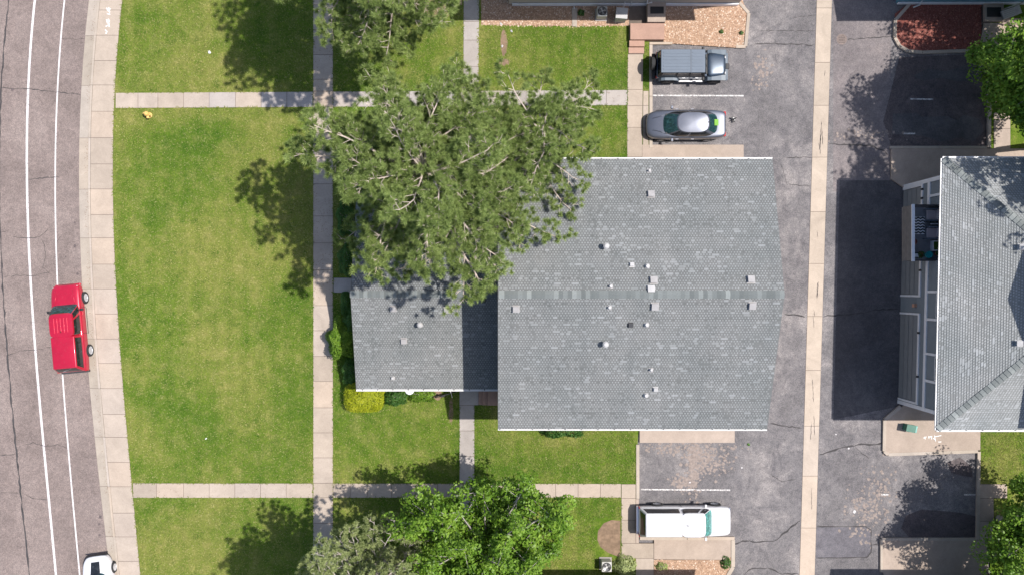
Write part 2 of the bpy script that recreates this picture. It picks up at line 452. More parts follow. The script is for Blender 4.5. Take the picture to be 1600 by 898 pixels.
def crack(pts, w, parent, z, mat='crack', jit=1.6, step=6.0, name='crack'):
    """ragged ribbon along photo-space points"""
    out = []
    for a, b in zip(pts[:-1], pts[1:]):
        d = math.hypot(b[0] - a[0], b[1] - a[1]); n = max(1, int(d / step))
        for i in range(n):
            t = i / n; out.append((a[0] + (b[0] - a[0]) * t, a[1] + (b[1] - a[1]) * t))
    out.append(pts[-1])
    vs = []; fs = []
    for i, p in enumerate(out):
        q = out[min(i + 1, len(out) - 1)]; r = out[max(i - 1, 0)]
        dx, dy = q[0] - r[0], q[1] - r[1]; l = math.hypot(dx, dy) or 1
        nx, ny = -dy / l, dx / l; j = random.uniform(-jit, jit)
        ww = w * random.uniform(0.35, 1.3)
        if i in (0, len(out) - 1): ww *= 0.3
        for s in (-1, 1):
            vs.append((*P(p[0] + nx * (j + s * ww / 2), p[1] + ny * (j + s * ww / 2)), z))
    for i in range(len(out) - 1): fs.append((2 * i, 2 * i + 1, 2 * i + 3, 2 * i + 2))
    return obj(name, vs, fs, M[mat], parent)

# street paint
def line(fc, w, ys, z, name='lane_line'):
    v, f = ribbon(lambda y: cl(fc, y) - w / 2, lambda y: cl(fc, y) + w / 2, ys, z)
    return obj(name, v, f, M['white_line'], street)
line(L1, 3.5, YS, 0.005); line(L2, 2.3, YS, 0.005)
crack([(cl(LC, y), y) for y in range(-120, 1000, 8)], 2.6, street, 0.007, jit=0.8, step=8)
for pts, w in [([(2, 137), (28, 139), (48, 139), (75, 143), (126, 148)], 1.1), ([(44, 281), (62, 279), (95, 276)], 1.3),
               ([(0, 364), (20, 358)], 0.9), ([(20, 370), (40, 372), (62, 371), (72, 362), (75, 358)], 0.9), ([(63, 371), (70, 385), (71, 402), (66, 418), (78, 428)], 0.8),
               ([(5, 432), (30, 430), (52, 431), (78, 425)], 0.7), ([(10, 555), (35, 547), (60, 546), (82, 541)], 0.9),
               ([(35, 695), (52, 691), (70, 697), (90, 694), (104, 700)], 0.9), ([(0, 712), (26, 708)], 1.0), ([(36, 770), (50, 778), (75, 780)], 0.7),
               ([(0, 768), (30, 770)], 0.7), ([(100, 365), (92, 372), (88, 380)], 0.6), ([(112, 500), (110, 560)], 0.5), ([(135, 60), (118, 62), (95, 61)], 0.5)]:
    crack(pts, w, street, 0.009, jit=0.8, step=4)
# small oil spots on the street near the gutter
def spot(px, py, r, parent, z, mat='crack', n=11, name='stain'):
    vs = [(*P(px + r * random.uniform(0.6, 1.1) * math.cos(t * 2 * math.pi / n), py + r * random.uniform(0.6, 1.1) * math.sin(t * 2 * math.pi / n)), z) for t in range(n)]
    o = obj(name, vs[::-1], [tuple(range(n))], M[mat], parent)
    if o.data.polygons[0].normal.z < 0: o.data.flip_normals()
    return o
M['oil'] = m_simple('oil_stain', (0.115, 0.09, 0.09), 0.8, var=0.2)
for a in [(117, 384, 3), (117, 348, 2), (121, 428, 2.5), (103, 401, 1.6), (119, 140, 1.2), (117, 246, 1.5), (20, 140, 3), (157, 807, 3), (155, 818, 2.2), (156, 835, 2.4)]:
    spot(*a, street, 0.010, 'oil')

# ---------------------------------------------------------------- slabs, kerbs, lawns
def slab(name, corners, z0, z1, mat, parent, gap=0.014, bev=0.0):
    c = [Vector(P(*q)) for q in corners]
    cen = sum(c, Vector((0, 0))) / len(c)
    pts = []
    for p in c:
        d = p - cen
        sx = max(0, abs(d.x) - gap) * (1 if d.x > 0 else -1); sy = max(0, abs(d.y) - gap) * (1 if d.y > 0 else -1)
        pts.append((cen.x + sx, cen.y + sy))
    zz = z1 + random.uniform(-0.004, 0.004)
    mb = MB().prism(pts, z0, zz)
    return mb.build(name, mat, parent)

ZS = 0.125
def path(name, corners_list, mat, z=ZS, base=True):
    """a walk: bed of packed dirt with one object per slab"""
    mb = MB()
    for q in corners_list: mb.prism([P(*p) for p in q], -0.02, ZL + 0.008 if z >= ZL else z - 0.015)
    root = tag(mb.build(name, M['joint']), kind='structure')
    for q in corners_list:
        slab('slab', q, 0.0, z, M[mat] if isinstance(mat, str) else M[mat[random.random() < 0.3]], root)
    return root

# street sidewalk and gutter
jy = [-500 + 39.5 * i for i in range(13)]
jy = [17.2 - 39.3 * i for i in range(13, 0, -1)] + [17.2, 56.5, 96, 134, 175, 216, 257, 296, 336, 372, 413, 451, 490, 529, 567, 606, 646, 682, 721, 759, 800, 837, 875] + [875 + 39.3 * i for i in range(1, 13)]
walk_q = []
for a, b in zip(jy[:-1], jy[1:]):
    walk_q.append([(cl(CF, a) + 3.6, a), (cl(SR, a), a), (cl(SR, b), b), (cl(CF, b) + 3.6, b)])
sidewalk = path('sidewalk', walk_q, 'concrete')
kb = []; gt = []
ky = jy[::2]
root = tag(obj('kerb_and_gutter', *ribbon(lambda y: cl(GL, y), lambda y: cl(CF, y) + 4, YS, 0.004), M['joint']), kind='structure')
for a, b in zip(ky[:-1], ky[1:]):
    m = (a + b) / 2
    q = [(cl(GL, a), a), (cl(CF, a), a), (cl(CF, m), m), (cl(CF, b), b), (cl(GL, b), b), (cl(GL, m), m)]
    slab('gutter_slab', q, -0.01, 0.018, M['gutter_pan'], root, 0.012)
    q = [(cl(CF, a) + 0.3, a), (cl(CF, a) + 3.6, a), (cl(CF, m) + 3.6, m), (cl(CF, b) + 3.6, b), (cl(CF, b) + 0.3, b), (cl(CF, m) + 0.3, m)]
    slab('kerb_stone', q, -0.01, 0.135, M['kerb'], root, 0.008)

def prism_obj(name, pts, z0, z1, mat, parent=None, kind='structure', bevel=0):
    o = MB().prism([P(*p) for p in pts], z0, z1).build(name, M[mat], parent, bevel=bevel)
    if kind: tag(o, kind=kind)
    return o
# west lawn: from the sidewalk to the parking kerb
wl = [(cl(SR, y), y) for y in YS] + [(996, YS[-1]), (996, 690), (998, 660), (1014, 245), (1014, YS[0])]
mb = MB().prism([P(*p) for p in wl], -0.04, ZL); west_lawn = tag(mb.build('lawn', M['lawn']), kind='structure')
# east lawn
prism_obj('lawn', [(1546, 1400), (1546, 780), (1530, 770), (1530, 675), (1546, 600), (1546, -500), (1900, -500), (1900, 1400)], -0.04, ZL, 'lawn')

# cross walks
def hwalk(name, xs, y0f, y1f, mat):
    q = [[(a, y0f(a)), (b, y0f(b)), (b, y1f(b)), (a, y1f(a))] for a, b in zip(xs[:-1], xs[1:])]
    return path(name, q, mat)
def vwalk(name, ys, x0f, x1f, mat):
    q = [[(x0f(a), a), (x1f(a), a), (x1f(b), b), (x0f(b), b)] for a, b in zip(ys[:-1], ys[1:])]
    return path(name, q, mat)
li = lambda x0, v0, x1, v1: (lambda x: v0 + (v1 - v0) * (x - x0) / (x1 - x0))
t0, t1 = li(183, 146, 977, 141.5), li(183, 170, 977, 165.5)
hwalk('footpath', [182, 217, 248, 288, 328, 369, 409, 449, 489.5], t0, t1, ('concrete', 'concrete_grey'))
hwalk('footpath', [521, 560, 600, 640, 680, 697, 723.5], t0, t1, 'concrete_grey')
hwalk('footpath', [748, 782, 822, 850, 881, 915, 947, 980], t0, t1, 'concrete_grey')
b0, b1 = li(207, 753.5, 996, 754.5), li(207, 776.5, 996, 776)
hwalk('footpath', [209, 246, 288, 328, 368, 408, 448, 489.5], b0, b1, ('concrete', 'concrete'))
hwalk('footpath', [521, 548, 575, 612, 650, 684, 717], b0, b1, 'concrete')
hwalk('footpath', [742, 770, 800, 834, 868, 903, 938, 970], b0, b1, 'concrete')
ys = [-380 + 38.9 * i for i in range(13)] + [143.5, 168, 208, 248, 288, 338, 380, 422, 477, 516, 556, 595, 636, 675, 714, 753.5, 776, 816, 857, 898] + [898 + 40 * i for i in range(1, 11)]
ys = [y for i, y in enumerate(ys) if i == 0 or y > ys[i - 1]]
ys = sorted(set([y for y in ys if not (100 < y < 143)] + [125]))
vwalk('footpath', ys, lambda y: 490, lambda y: 521, 'concrete')
vwalk('footpath', [-120, -80, -35, 35, 64, 105, 142.5], li(0, 724.5, 240, 723.5), li(0, 749, 240, 747), 'concrete_grey')
vwalk('footpath', [142.5, 167], li(0, 724.5, 240, 723.5), li(0, 749, 240, 747), 'concrete_grey')
vwalk('footpath', [167, 206, 245, 290, 315], li(0, 724.5, 240, 723.5), li(0, 749, 240, 747), 'concrete_grey')
vwalk('footpath', [632, 672, 712, 753.8], lambda y: 718, lambda y: 741.5, 'concrete_grey')
vwalk('footpath', [753.8, 776.2], lambda y: 717.5, lambda y: 741.5, 'concrete')
vwalk('footpath', [776.2, 816, 856, 896, 936], lambda y: 718, lambda y: 741.5, 'concrete_grey')
path('footpath', [[(521.5, 434), (565, 434), (565, 457), (521.5, 457)]], 'concrete_grey')
# entrance steps of the low wing, reddish concrete
st = tag(MB().prism([P(*p) for p in [(718, 600), (782, 600), (782, 632), (718, 632)]], 0, ZL + 0.01).build('entrance_landing', M['joint']), kind='structure')
slab('slab', [(718, 600), (748, 600), (748, 632), (718, 632)], 0, 0.13, M['concrete_grey'], st, 0.01)
for i, (a, b) in enumerate([(748, 754), (754, 762), (762, 790)]):
    slab('step', [(a, 602), (b, 602), (b, 631), (a, 631)], 0, 0.24 + i * 0.15, M['step'], st, 0.006)
# right hand walk north of the main building
path('footpath', [[(980.5, 86), (1004.5, 86), (1004, 141), (980, 141)], [(980, 141), (1004, 141), (1003.7, 166), (979.8, 166)], [(979.8, 166), (1003.7, 166), (1003.3, 200), (979.6, 200)], [(979.6, 200), (1003.3, 200), (1003, 246), (979.4, 246)], [(979.4, 246), (1003, 246), (1003, 300), (979.4, 300)]], 'concrete')
path('footpath', [[(1004.5, 143), (1013, 143), (1013, 166), (1004, 166)], [(1004, 166), (1013, 166), (1013, 201), (1004, 201)], [(1004, 201), (1013, 201), (1013, 228), (1004, 228)]], 'concrete')
vwalk('footpath', [755, 777, 811, 847], lambda y: 970.5, lambda y: 993, 'concrete')
path('footpath', [[(970.5, 847), (1021, 847), (1021, 870.5), (970.5, 870.5)], [(993, 870.5), (1021, 870.5), (1021, 905), (993, 905)]], 'concrete')
path('footpath', [[(993, 778), (998, 778), (998, 847), (993, 847)]], 'pad')
# steps and landing north
st = tag(MB().prism([P(*p) for p in [(982, -20), (1037, -20), (1037, 66), (1006, 66), (1006, 86), (982, 86)]], 0, ZL + 0.01).build('entrance_landing', M['joint']), kind='structure')
slab('step', [(981.5, 75.5), (1006, 75.5), (1006, 85), (981.5, 85)], 0, 0.16, M['step'], st, 0.01)
slab('step', [(982, 66), (1006, 66), (1006, 75.5), (982, 75.5)], 0, 0.32, M['step'], st, 0.01)
slab('slab', [(983, 40.5), (1036, 40.5), (1036, 66), (983, 66)], 0, 0.48, M['step'], st, 0.01)
slab('slab', [(1009, 3), (1038, 3), (1037, 40), (1009, 40)], 0, 0.62, M['pad'], st, 0.01)
mat_o = tag(MB().prism([P(p[0], p[1], 0.6) for p in [(1016, 11), (1037, 11), (1037, 22), (1016, 22)]], 0.625, 0.64).build('doormat', M['black']),
            'small dark doormat on the concrete landing at the top of the photo', 'doormat')

# pads and kerbs by the parking
prism_obj('concrete_pad', [(1003, 227), (1161, 227), (1161, 260), (1003, 260)], 0, 0.13, 'pad')
prism_obj('concrete_pad', [(999, 655), (1147, 655), (1147, 690.5), (999, 690.5)], 0, 0.13, 'pad')
prism_obj('concrete_pad', [(1021.5, 842), (1142, 842), (1142, 868), (1134, 873), (1021.5, 872)], 0, 0.115, 'pad')

def kerb(name, pts, w, z=0.15, mat='kerb', seg=None):
    """kerb following photo points, each stone an object"""
    root = None
    k = tag(thing(name, None, None, (0, 0, 0)), kind='structure')
    for a, b in zip(pts[:-1], pts[1:]):
        d = math.hypot(b[0] - a[0], b[1] - a[1]); n = max(1, round(d / 75))
        nx, ny = -(b[1] - a[1]) / d * w / 2, (b[0] - a[0]) / d * w / 2
        for i in range(n):
            s, e = i / n, (i + 1) / n
            p = (a[0] + (b[0] - a[0]) * s, a[1] + (b[1] - a[1]) * s); q = (a[0] + (b[0] - a[0]) * e, a[1] + (b[1] - a[1]) * e)
            pts4 = [P(p[0] + nx, p[1] + ny), P(q[0] + nx, q[1] + ny), P(q[0] - nx, q[1] - ny), P(p[0] - nx, p[1] - ny)]
            c = (sum(x for x, _ in pts4) / 4, sum(y for _, y in pts4) / 4)
            pts4 = [(c[0] + (x - c[0]) * 0.994, c[1] + (y - c[1]) * 0.994) for x, y in pts4]
            MB().prism(pts4, -0.01, z + random.uniform(-0.004, 0.004)).build('kerb_stone', M[mat], k, bevel=0.012)
    return k
kerb('kerb', [(1016.5, 71), (1016.5, 232)], 5)
kerb('kerb', [(1014, 69), (1050, 69)], 4)
kerb('kerb', [(996, 693), (996, 778)], 5)
kerb('kerb', [(1144.5, 842), (1144.5, 884), (1132, 905)], 6)
kerb('kerb', [(999, 839.5), (1147, 839.5)], 5, 0.14)
kerb('kerb', [(1153, 4), (1169, 22), (1164, 74), (1149, 74)], 5)
# gravel beds
def inpoly(x, y, poly):
    r = np.zeros(len(x), bool); n = len(poly)
    for i in range(n):
        x0, y0 = poly[i]; x1, y1 = poly[(i + 1) % n]
        c = ((y0 > y) != (y1 > y)) & (x < (x1 - x0) * (y - y0) / ((y1 - y0) or 1e-9) + x0)
        r ^= c
    return r
def sample(poly_px, n):
    pl = [P(*p) for p in poly_px]; a = np.array(pl)
    xs = RNG.uniform(a[:, 0].min(), a[:, 0].max(), n); yy = RNG.uniform(a[:, 1].min(), a[:, 1].max(), n)
    k = inpoly(xs, yy, pl); return xs[k], yy[k]
def stones(name, poly, dens, size, mat, z, label, cat, flat=0.6):
    pl = np.array([P(*p) for p in poly]); A = (pl[:, 0].max() - pl[:, 0].min()) * (pl[:, 1].max() - pl[:, 1].min())
    x, y = sample(poly, int(A * dens)); n = len(x)
    r = RNG.uniform(0.5, 1.2, n) * size; a = RNG.uniform(0, 6.28, n)
    base = np.array([[1, 0, 0], [-.5, .87, 0], [-.5, -.87, 0], [0.1, 0, 1]])
    V = np.zeros((n, 4, 3))
    for i, b in enumerate(base):
        k = RNG.uniform(0.7, 1.3, n)
        V[:, i, 0] = x + r * k * (b[0] * np.cos(a) - b[1] * np.sin(a)); V[:, i, 1] = y + r * k * (b[0] * np.sin(a) + b[1] * np.cos(a))
        V[:, i, 2] = z + r * b[2] * flat
    me = bpy.data.meshes.new(name); me.vertices.add(n * 4); me.vertices.foreach_set('co', V.astype(np.float32).ravel())
    F_ = (np.arange(n)[:, None, None] * 4 + np.array([[0, 1, 3], [1, 2, 3], [2, 0, 3]])[None]).reshape(-1)
    me.loops.add(len(F_)); me.loops.foreach_set('vertex_index', F_.astype(np.int32)); me.polygons.add(len(F_) // 3)
    me.polygons.foreach_set('loop_start', np.arange(len(F_) // 3, dtype=np.int32) * 3)
    finish(me, M[mat]); me.validate()
    o = link(name, me); tag(o, label, cat, kind='stuff'); return o
gb1 = [(752, -30), (983, -30), (983, 44), (752, 44)]
prism_obj('gravel_bed', [(752, -40), (982, -40), (982, 41), (900, 42), (752, 40)], 0, ZL + 0.012, 'gravel_bed')
stones('gravel', [(752, -30), (982, -30), (982, 42), (900, 44), (752, 42)], 150, 0.055, 'gravel', ZL + 0.012, 'tan gravel strip along the foot of the tan building', 'gravel')
gb2 = [(1037, -30), (1150, -30), (1166, 23), (1161, 72), (1152, 76), (1050, 69), (1036, 66)]
prism_obj('gravel_bed', gb2, 0, 0.11, 'gravel_bed')
stones('gravel', gb2, 170, 0.055, 'gravel', 0.11, 'tan gravel bed beside the parked dark off-roader', 'gravel')
gb3 = [(1021.5, 873), (1134, 873.5), (1141, 868), (1141, 884), (1130, 905), (1021.5, 905)]
prism_obj('gravel_bed', gb3, 0, 0.105, 'gravel_bed')
stones('gravel', gb3, 150, 0.055, 'gravel', 0.105, 'weedy gravel bed below the white truck parking space', 'gravel')
mbp = [(1398, 22), (1424, 2), (1440, -30), (1532, -30), (1532, 68), (1546, 78), (1440, 81), (1416, 80), (1403, 70), (1398, 56)]
prism_obj('mulch_bed', mbp, 0, 0.10, 'mulch_bed')
stones('mulch', mbp, 190, 0.05, 'mulch', 0.10, 'red bark mulch bed by the blue building', 'mulch', 0.5)
kerb('kerb', [(1440, -14), (1424, 3), (1397.5, 33), (1397, 60), (1404, 73), (1418, 81), (1440, 83), (1546, 79)], 5)
kerb('kerb', [(1545, 80), (1544, 232)], 5)
kerb('kerb', [(1389, 231), (1541, 231)], 4)
kerb('kerb', [(1528, 704), (1526, 842)], 5)
kerb('kerb', [(1406, 634), (1381, 655), (1380, 704), (1386, 709), (1526, 704)], 5)
kerb('kerb', [(1376, 892), (1376, 841), (1524, 841)], 4)
prism_obj('concrete_pad', [(1391, 233), (1542, 233), (1600, 233), (1600, 300), (1420, 300), (1391, 280)], 0, 0.13, 'pad')
prism_obj('concrete_pad', [(1407, 635), (1383, 656), (1382, 703), (1387, 707), (1530, 702), (1530, 640), (1500, 615), (1430, 620)], 0, 0.128, 'pad')
prism_obj('concrete_pad', [(1378, 843), (1541, 843), (1541, 905), (1384, 905), (1378, 891)], 0, 0.12, 'pad')
# walks on the right
path('footpath', [[(1535, 37), (1564, 37), (1564, 67), (1530, 67)], [(1564, 30), (1610, 30), (1610, 67), (1564, 67)], [(1548, 67), (1575, 67), (1575, 108), (1548, 108)], [(1548, 108), (1575, 108), (1575, 150), (1548, 150)], [(1551, 150), (1577, 150), (1577, 202), (1551, 202)], [(1551, 202), (1577, 202), (1577, 246), (1551, 246)]], 'pad')
path('footpath', [[(1534, 8), (1564, 8), (1564, 36), (1534, 36)]], 'pad', 0.3)
path('footpath', [[(1529, 755), (1572, 755), (1572, 777), (1529, 777)], [(1529, 777), (1551, 777), (1551, 813), (1529, 813)], [(1529, 813), (1551, 813), (1551, 848), (1529, 848)]], 'pad')
mat2 = tag(MB().prism([P(p[0], p[1], 0.3) for p in [(1542, 12), (1564, 12), (1564, 27), (1542, 27)]], 0.31, 0.33).build('doormat', M['black']), 'large black doormat on the step beside the red mulch bed', 'doormat')

# valley gutter down the alley
vx0 = li(0, 1276, 898, 1249); vx1 = li(0, 1300, 898, 1273)
vy = [13 - 81 * i for i in range(6, 0, -1)] + [13, 98, 165, 246, 331, 412, 494, 578, 665, 743, 824, 905] + [905 + 81 * i for i in range(1, 6)]
q = [[(vx0(a), a), (vx1(a), a), (vx1(b), b), (vx0(b), b)] for a, b in zip(vy[:-1], vy[1:])]
mb = MB()
for c in q: mb.prism([P(*p) for p in c], -0.02, 0.004)
vg = tag(mb.build('alley_gutter', M['joint']), kind='structure')
for c in q: slab('slab', c, 0, 0.014, M['valley'], vg, 0.014)
for i in range(14):
    y = random.uniform(0, 898); x = vx0(y) + random.uniform(8, 16)
    crack([(x, y), (x + random.uniform(-2, 2), y + random.uniform(8, 40))], 0.7, vg, 0.022, jit=0.5, step=3)

# asphalt tone regions on the lot
sheet('old_asphalt', [(1302, -60), (1392, -60), (1392, 232), (1390, 282), (1302, 282)], 0.004, M['lot_old'], lot)
sheet('old_asphalt', [(1302, 282), (1302, 300), (1312, 300), (1312, 282)], 0.0045, M['lot_old'], lot)
sheet('shadow_stain_asphalt', [(1312, 282), (1412, 282), (1406, 634), (1302, 655)], 0.006, M['shadow_stain'], lot)  # follows the hipped building's cast shadow, shade painted in as darker asphalt
sheet('asphalt_patch', [(1276, 823), (1352, 823), (1361, 828), (1361, 862), (1354, 870), (1275, 871)], 0.006, M['patch'], lot)
sheet('stained_asphalt', [(1405, 90), (1541, 84), (1541, 228), (1392, 228), (1380, 190), (1390, 150)], 0.0058, M['bay'], lot)
sheet('shadow_stain_asphalt', [(1395, 178), (1432, 177), (1440, 183), (1480, 182), (1495, 188), (1505, 180), (1530, 186), (1538, 205), (1520, 222), (1500, 214), (1470, 222), (1440, 212), (1394, 210)], 0.0072, M['shadow_stain'], lot)
sheet('shadow_stain_asphalt', [(1428, 118), (1450, 108), (1478, 112), (1510, 102), (1538, 100), (1539, 122), (1500, 128), (1470, 122), (1445, 126), (1430, 122)], 0.0072, M['shadow_stain'], lot)
sheet('stained_asphalt', [(1480, 722), (1500, 714), (1518, 728), (1520, 745), (1500, 742), (1486, 738)], 0.006, M['bay'], lot)
sheet('stained_asphalt', [(1415, 805), (1440, 795), (1500, 800), (1524, 806), (1524, 838), (1420, 838), (1408, 825)], 0.006, M['bay'], lot)
crack([(1276, 822), (1352, 822), (1361, 827), (1361, 862), (1354, 870), (1275, 871)], 1.6, lot, 0.010, jit=0.4)
for pts, w in [([(1228, 247), (1270, 246)], 1.2), ([(1178, 69), (1200, 68), (1272, 71)], 1.6), ([(1238, 27), (1272, 26)], 1), ([(1180, 48), (1274, 49)], 0.8),
               ([(1232, 288), (1266, 291)], 1), ([(1226, 491), (1240, 491), (1258, 495)], 2.2), ([(1286, 494), (1300, 493), (1345, 489), (1368, 484), (1402, 482)], 2.2),
               ([(1203, 661), (1222, 665), (1254, 668)], 2.2), ([(1281, 710), (1300, 703), (1340, 694), (1368, 694), (1380, 690)], 2.4),
               ([(1146, 850), (1160, 844), (1182, 846), (1210, 845), (1250, 812)], 2.2), ([(1162, 898), (1172, 888), (1200, 887)], 2), ([(1200, 887), (1222, 896), (1248, 895)], 2),
               ([(1301, 57), (1318, 62), (1345, 61), (1380, 58), (1396, 57)], 1.8), ([(1296, 224), (1325, 227), (1360, 228), (1382, 236), (1390, 245)], 2.2),
               ([(1337, 700), (1352, 712), (1358, 716)], 1.5), ([(1220, 255), (1230, 290)], 0.7), ([(1204, 740), (1222, 752), (1243, 748)], 0.8), ([(1362, 850), (1376, 851)], 2)]:
    crack(pts, w, lot, 0.011, jit=1.0, step=5)
# parking stripes
def stripe(a, b, w=2.2):
    d = math.hypot(b[0] - a[0], b[1] - a[1]); nx, ny = -(b[1] - a[1]) / d * w / 2, (b[0] - a[0]) / d * w / 2
    sheet('stall_line', [(a[0] + nx, a[1] + ny), (b[0] + nx, b[1] + ny), (b[0] - nx, b[1] - ny), (a[0] - nx, a[1] - ny)], 0.008, M['stall_line'], lot)
stripe((1020, 149.5), (1162, 150)); stripe((1001, 764), (1141, 765)); stripe((1377, 772), (1388, 772)); stripe((1506, 772), (1524, 772)); stripe((1422, 155), (1458, 155.5)); stripe((1412, 209), (1430, 209))
# pale dust smears where mud dried on the lot
def smear(cx, cy, rx, ry, n, mat, parent=lot, z=0.0075):
    mb = MB()
    for i in range(n):
        x = cx + random.gauss(0, rx); y = cy + random.gauss(0, ry); r = random.uniform(0.6, 2.8)
        k = 7; a0 = random.random() * 6
        vs = [(*P(x + r * random.uniform(0.5, 1.3) * math.cos(a0 - t * 6.283 / k), y + r * random.uniform(0.5, 1.3) * math.sin(a0 - t * 6.283 / k)), z + i * 0.000004) for t in range(k)]
        mb.add(vs, [tuple(range(k))])
    return tag(mb.build('dried_mud', M[mat], parent), kind='stuff')
M['mud'] = m_simple('dried_mud', (0.27, 0.222, 0.20), 0.95, var=0.25, scale=6)
for a in [(1085, 735, 5, 22, 260, 'mud'), (1092, 715, 10, 8, 90, 'mud'), (1110, 722, 16, 10, 160, 'mud'), (1066, 755, 10, 8, 110, 'mud'), (1070, 700, 40, 5, 150, 'mud'), (1190, 110, 8, 14, 70, 'mud'), (1350, 800, 14, 22, 150, 'mud'), (1375, 770, 12, 20, 120, 'mud'), (1345, 212, 30, 6, 60, 'mud')]:
    smear(*a)
for px, py, r in [(1335, 799, 2.6), (1326, 700, 1.6), (1306, 678, 1.2), (1159, 730, 1.5), (1078, 753, 1.5)]:
    o = spot(px, py, r, lot, 0.012, 'white_line', name='paint_fleck')
# spray marks
def strokes(name, segs, w, z, parent):
    mb = MB()
    for a, b in segs:
        d = math.hypot(b[0] - a[0], b[1] - a[1]) or 1; nx, ny = -(b[1] - a[1]) / d * w / 2, (b[0] - a[0]) / d * w / 2
        mb.prism([P(a[0] + nx, a[1] + ny), P(b[0] + nx, b[1] + ny), P(b[0] - nx, b[1] - ny), P(a[0] - nx, a[1] - ny)], z - 0.004, z + 0.001 * random.random())
    return mb.build(name, M['spray'], parent)
strokes('spray_mark', [((168, 14), (171, 19)), ((171, 19), (174, 15)), ((171, 13), (172, 17)), ((169, 23), (174, 24)), ((168, 32), (170, 38)), ((170, 38), (173, 33)), ((171, 40), (173, 43)), ((167, 43), (170, 41)), ((166, 48), (169, 51)), ((167, 54), (169, 51)), ((172, 14), (173, 21)), ((171, 31), (172, 43))], 1.6, ZS + 0.012, sidewalk)
strokes('spray_mark', [((1441, 683), (1446, 681)), ((1444, 685), (1443, 681)), ((1449, 680), (1450, 684)), ((1450, 681), (1455, 681)), ((1453, 680), (1454, 685)), ((1458, 679), (1460, 688)), ((1459, 681), (1469, 679)), ((1456, 683), (1459, 685)), ((1464, 689), (1469, 689))], 1.1, 0.137, lot)

# bare dirt patches in the lawn
def dirt(pts, name='bare_soil'):
    o = sheet(name, pts, ZL + 0.006, M['soil'], west_lawn); return o
def blob(cx, cy, rx, ry, n=18):
    return [(cx + rx * random.uniform(0.75, 1.12) * math.cos(-t * 6.283 / n), cy + ry * random.uniform(0.75, 1.12) * math.sin(-t * 6.283 / n)) for t in range(n)]
dirt([(969, 812), (955, 811), (943, 816), (934, 828), (933, 842), (938, 853), (950, 862), (960, 866), (969, 869)])
dirt(blob(683, 617, 10, 8)); dirt(blob(705, 640, 4, 22)); dirt(blob(787, 68, 6, 22)); dirt(blob(788, 98, 9, 6)); dirt(blob(680, 18, 36, 13))
prism_obj('gravel_bed', [(610, -40), (722, -40), (722, 9), (690, 6), (640, 14), (610, 0)], 0, ZL + 0.01, 'gravel_bed')

# grass blades over the visible lawns
def grass(name, poly_px, dens, holes, label):
    pl = np.array([P(*p) for p in poly_px]); A = (pl[:, 0].max() - pl[:, 0].min()) * (pl[:, 1].max() - pl[:, 1].min())
    x, y = sample(poly_px, int(A * dens))
    k = np.ones(len(x), bool)
    for h in holes: k &= ~inpoly(x, y, [P(*p) for p in h])
    x, y = x[k], y[k]; n = len(x)
    a = RNG.uniform(0, 6.28, n); l = RNG.uniform(0.05, 0.11, n); w = RNG.uniform(0.014, 0.03, n)
    V = np.zeros((n, 3, 3)); dx, dy = np.cos(a), np.sin(a)
    V[:, 0] = np.stack([x - dy * w, y + dx * w, np.full(n, ZL)], 1); V[:, 1] = np.stack([x + dy * w, y - dx * w, np.full(n, ZL)], 1)
    V[:, 2] = np.stack([x + dx * l, y + dy * l, ZL + RNG.uniform(0.02, 0.075, n)], 1)
    o = tri_mesh(name, V.reshape(-1, 3), 3, M['blade']); tag(o, label, 'grass', kind='stuff'); return o
R = lambda x0, y0, x1, y1: [(x0, y0), (x1, y0), (x1, y1), (x0, y1)]
sl_ = lambda y0, y1, xr: [(cl(SR, y) + 1.5, y) for y in range(y0, y1 + 1, 20)] + [(cl(SR, y1) + 1.5, y1), (xr, y1), (xr, y0)]
D_ = 330
grass('grass', sl_(-6, 144, 489), D_, [], 'mown lawn at the upper left beside the street sidewalk')
grass('grass', sl_(171, 752, 489), D_, [], 'big mown lawn between the street sidewalk and the long footpath')
grass('grass', sl_(778, 904, 489), D_, [], 'mown lawn at the lower left corner with dark tree shadows')
grass('grass', R(522, -6, 723, 142), D_, [R(600, -10, 723, 15)], 'lawn under the pines north of the cross footpath')
grass('grass', R(750, 44, 979, 141), D_, [blob(787, 68, 5, 20), blob(788, 98, 8, 5)], 'square of lawn below the gravel strip')
grass('grass', R(522, 168, 722, 752), D_ * 0.8, [R(535, 430, 776, 612), R(716, 610, 745, 752), R(521, 433, 560, 458), blob(683, 617, 9, 7)], 'lawn around the low shingled wing')
grass('grass', R(749, 167, 979, 252), D_, [], 'narrow lawn along the north eave of the main building')
grass('grass', R(743, 630, 992, 753), D_, [], 'lawn south of the main building')
grass('grass', R(522, 777, 969, 904), D_ * 0.8, [R(716, 777, 743, 904), R(930, 808, 970, 870)], 'lawn under the lower trees')
grass('grass', R(1005.5, 70, 1013, 141), D_, [], 'thin strip of grass behind the parked off-roader')
grass('grass', R(1531, 672, 1604, 754), D_, [], 'small lawn at the right below the hipped roof')

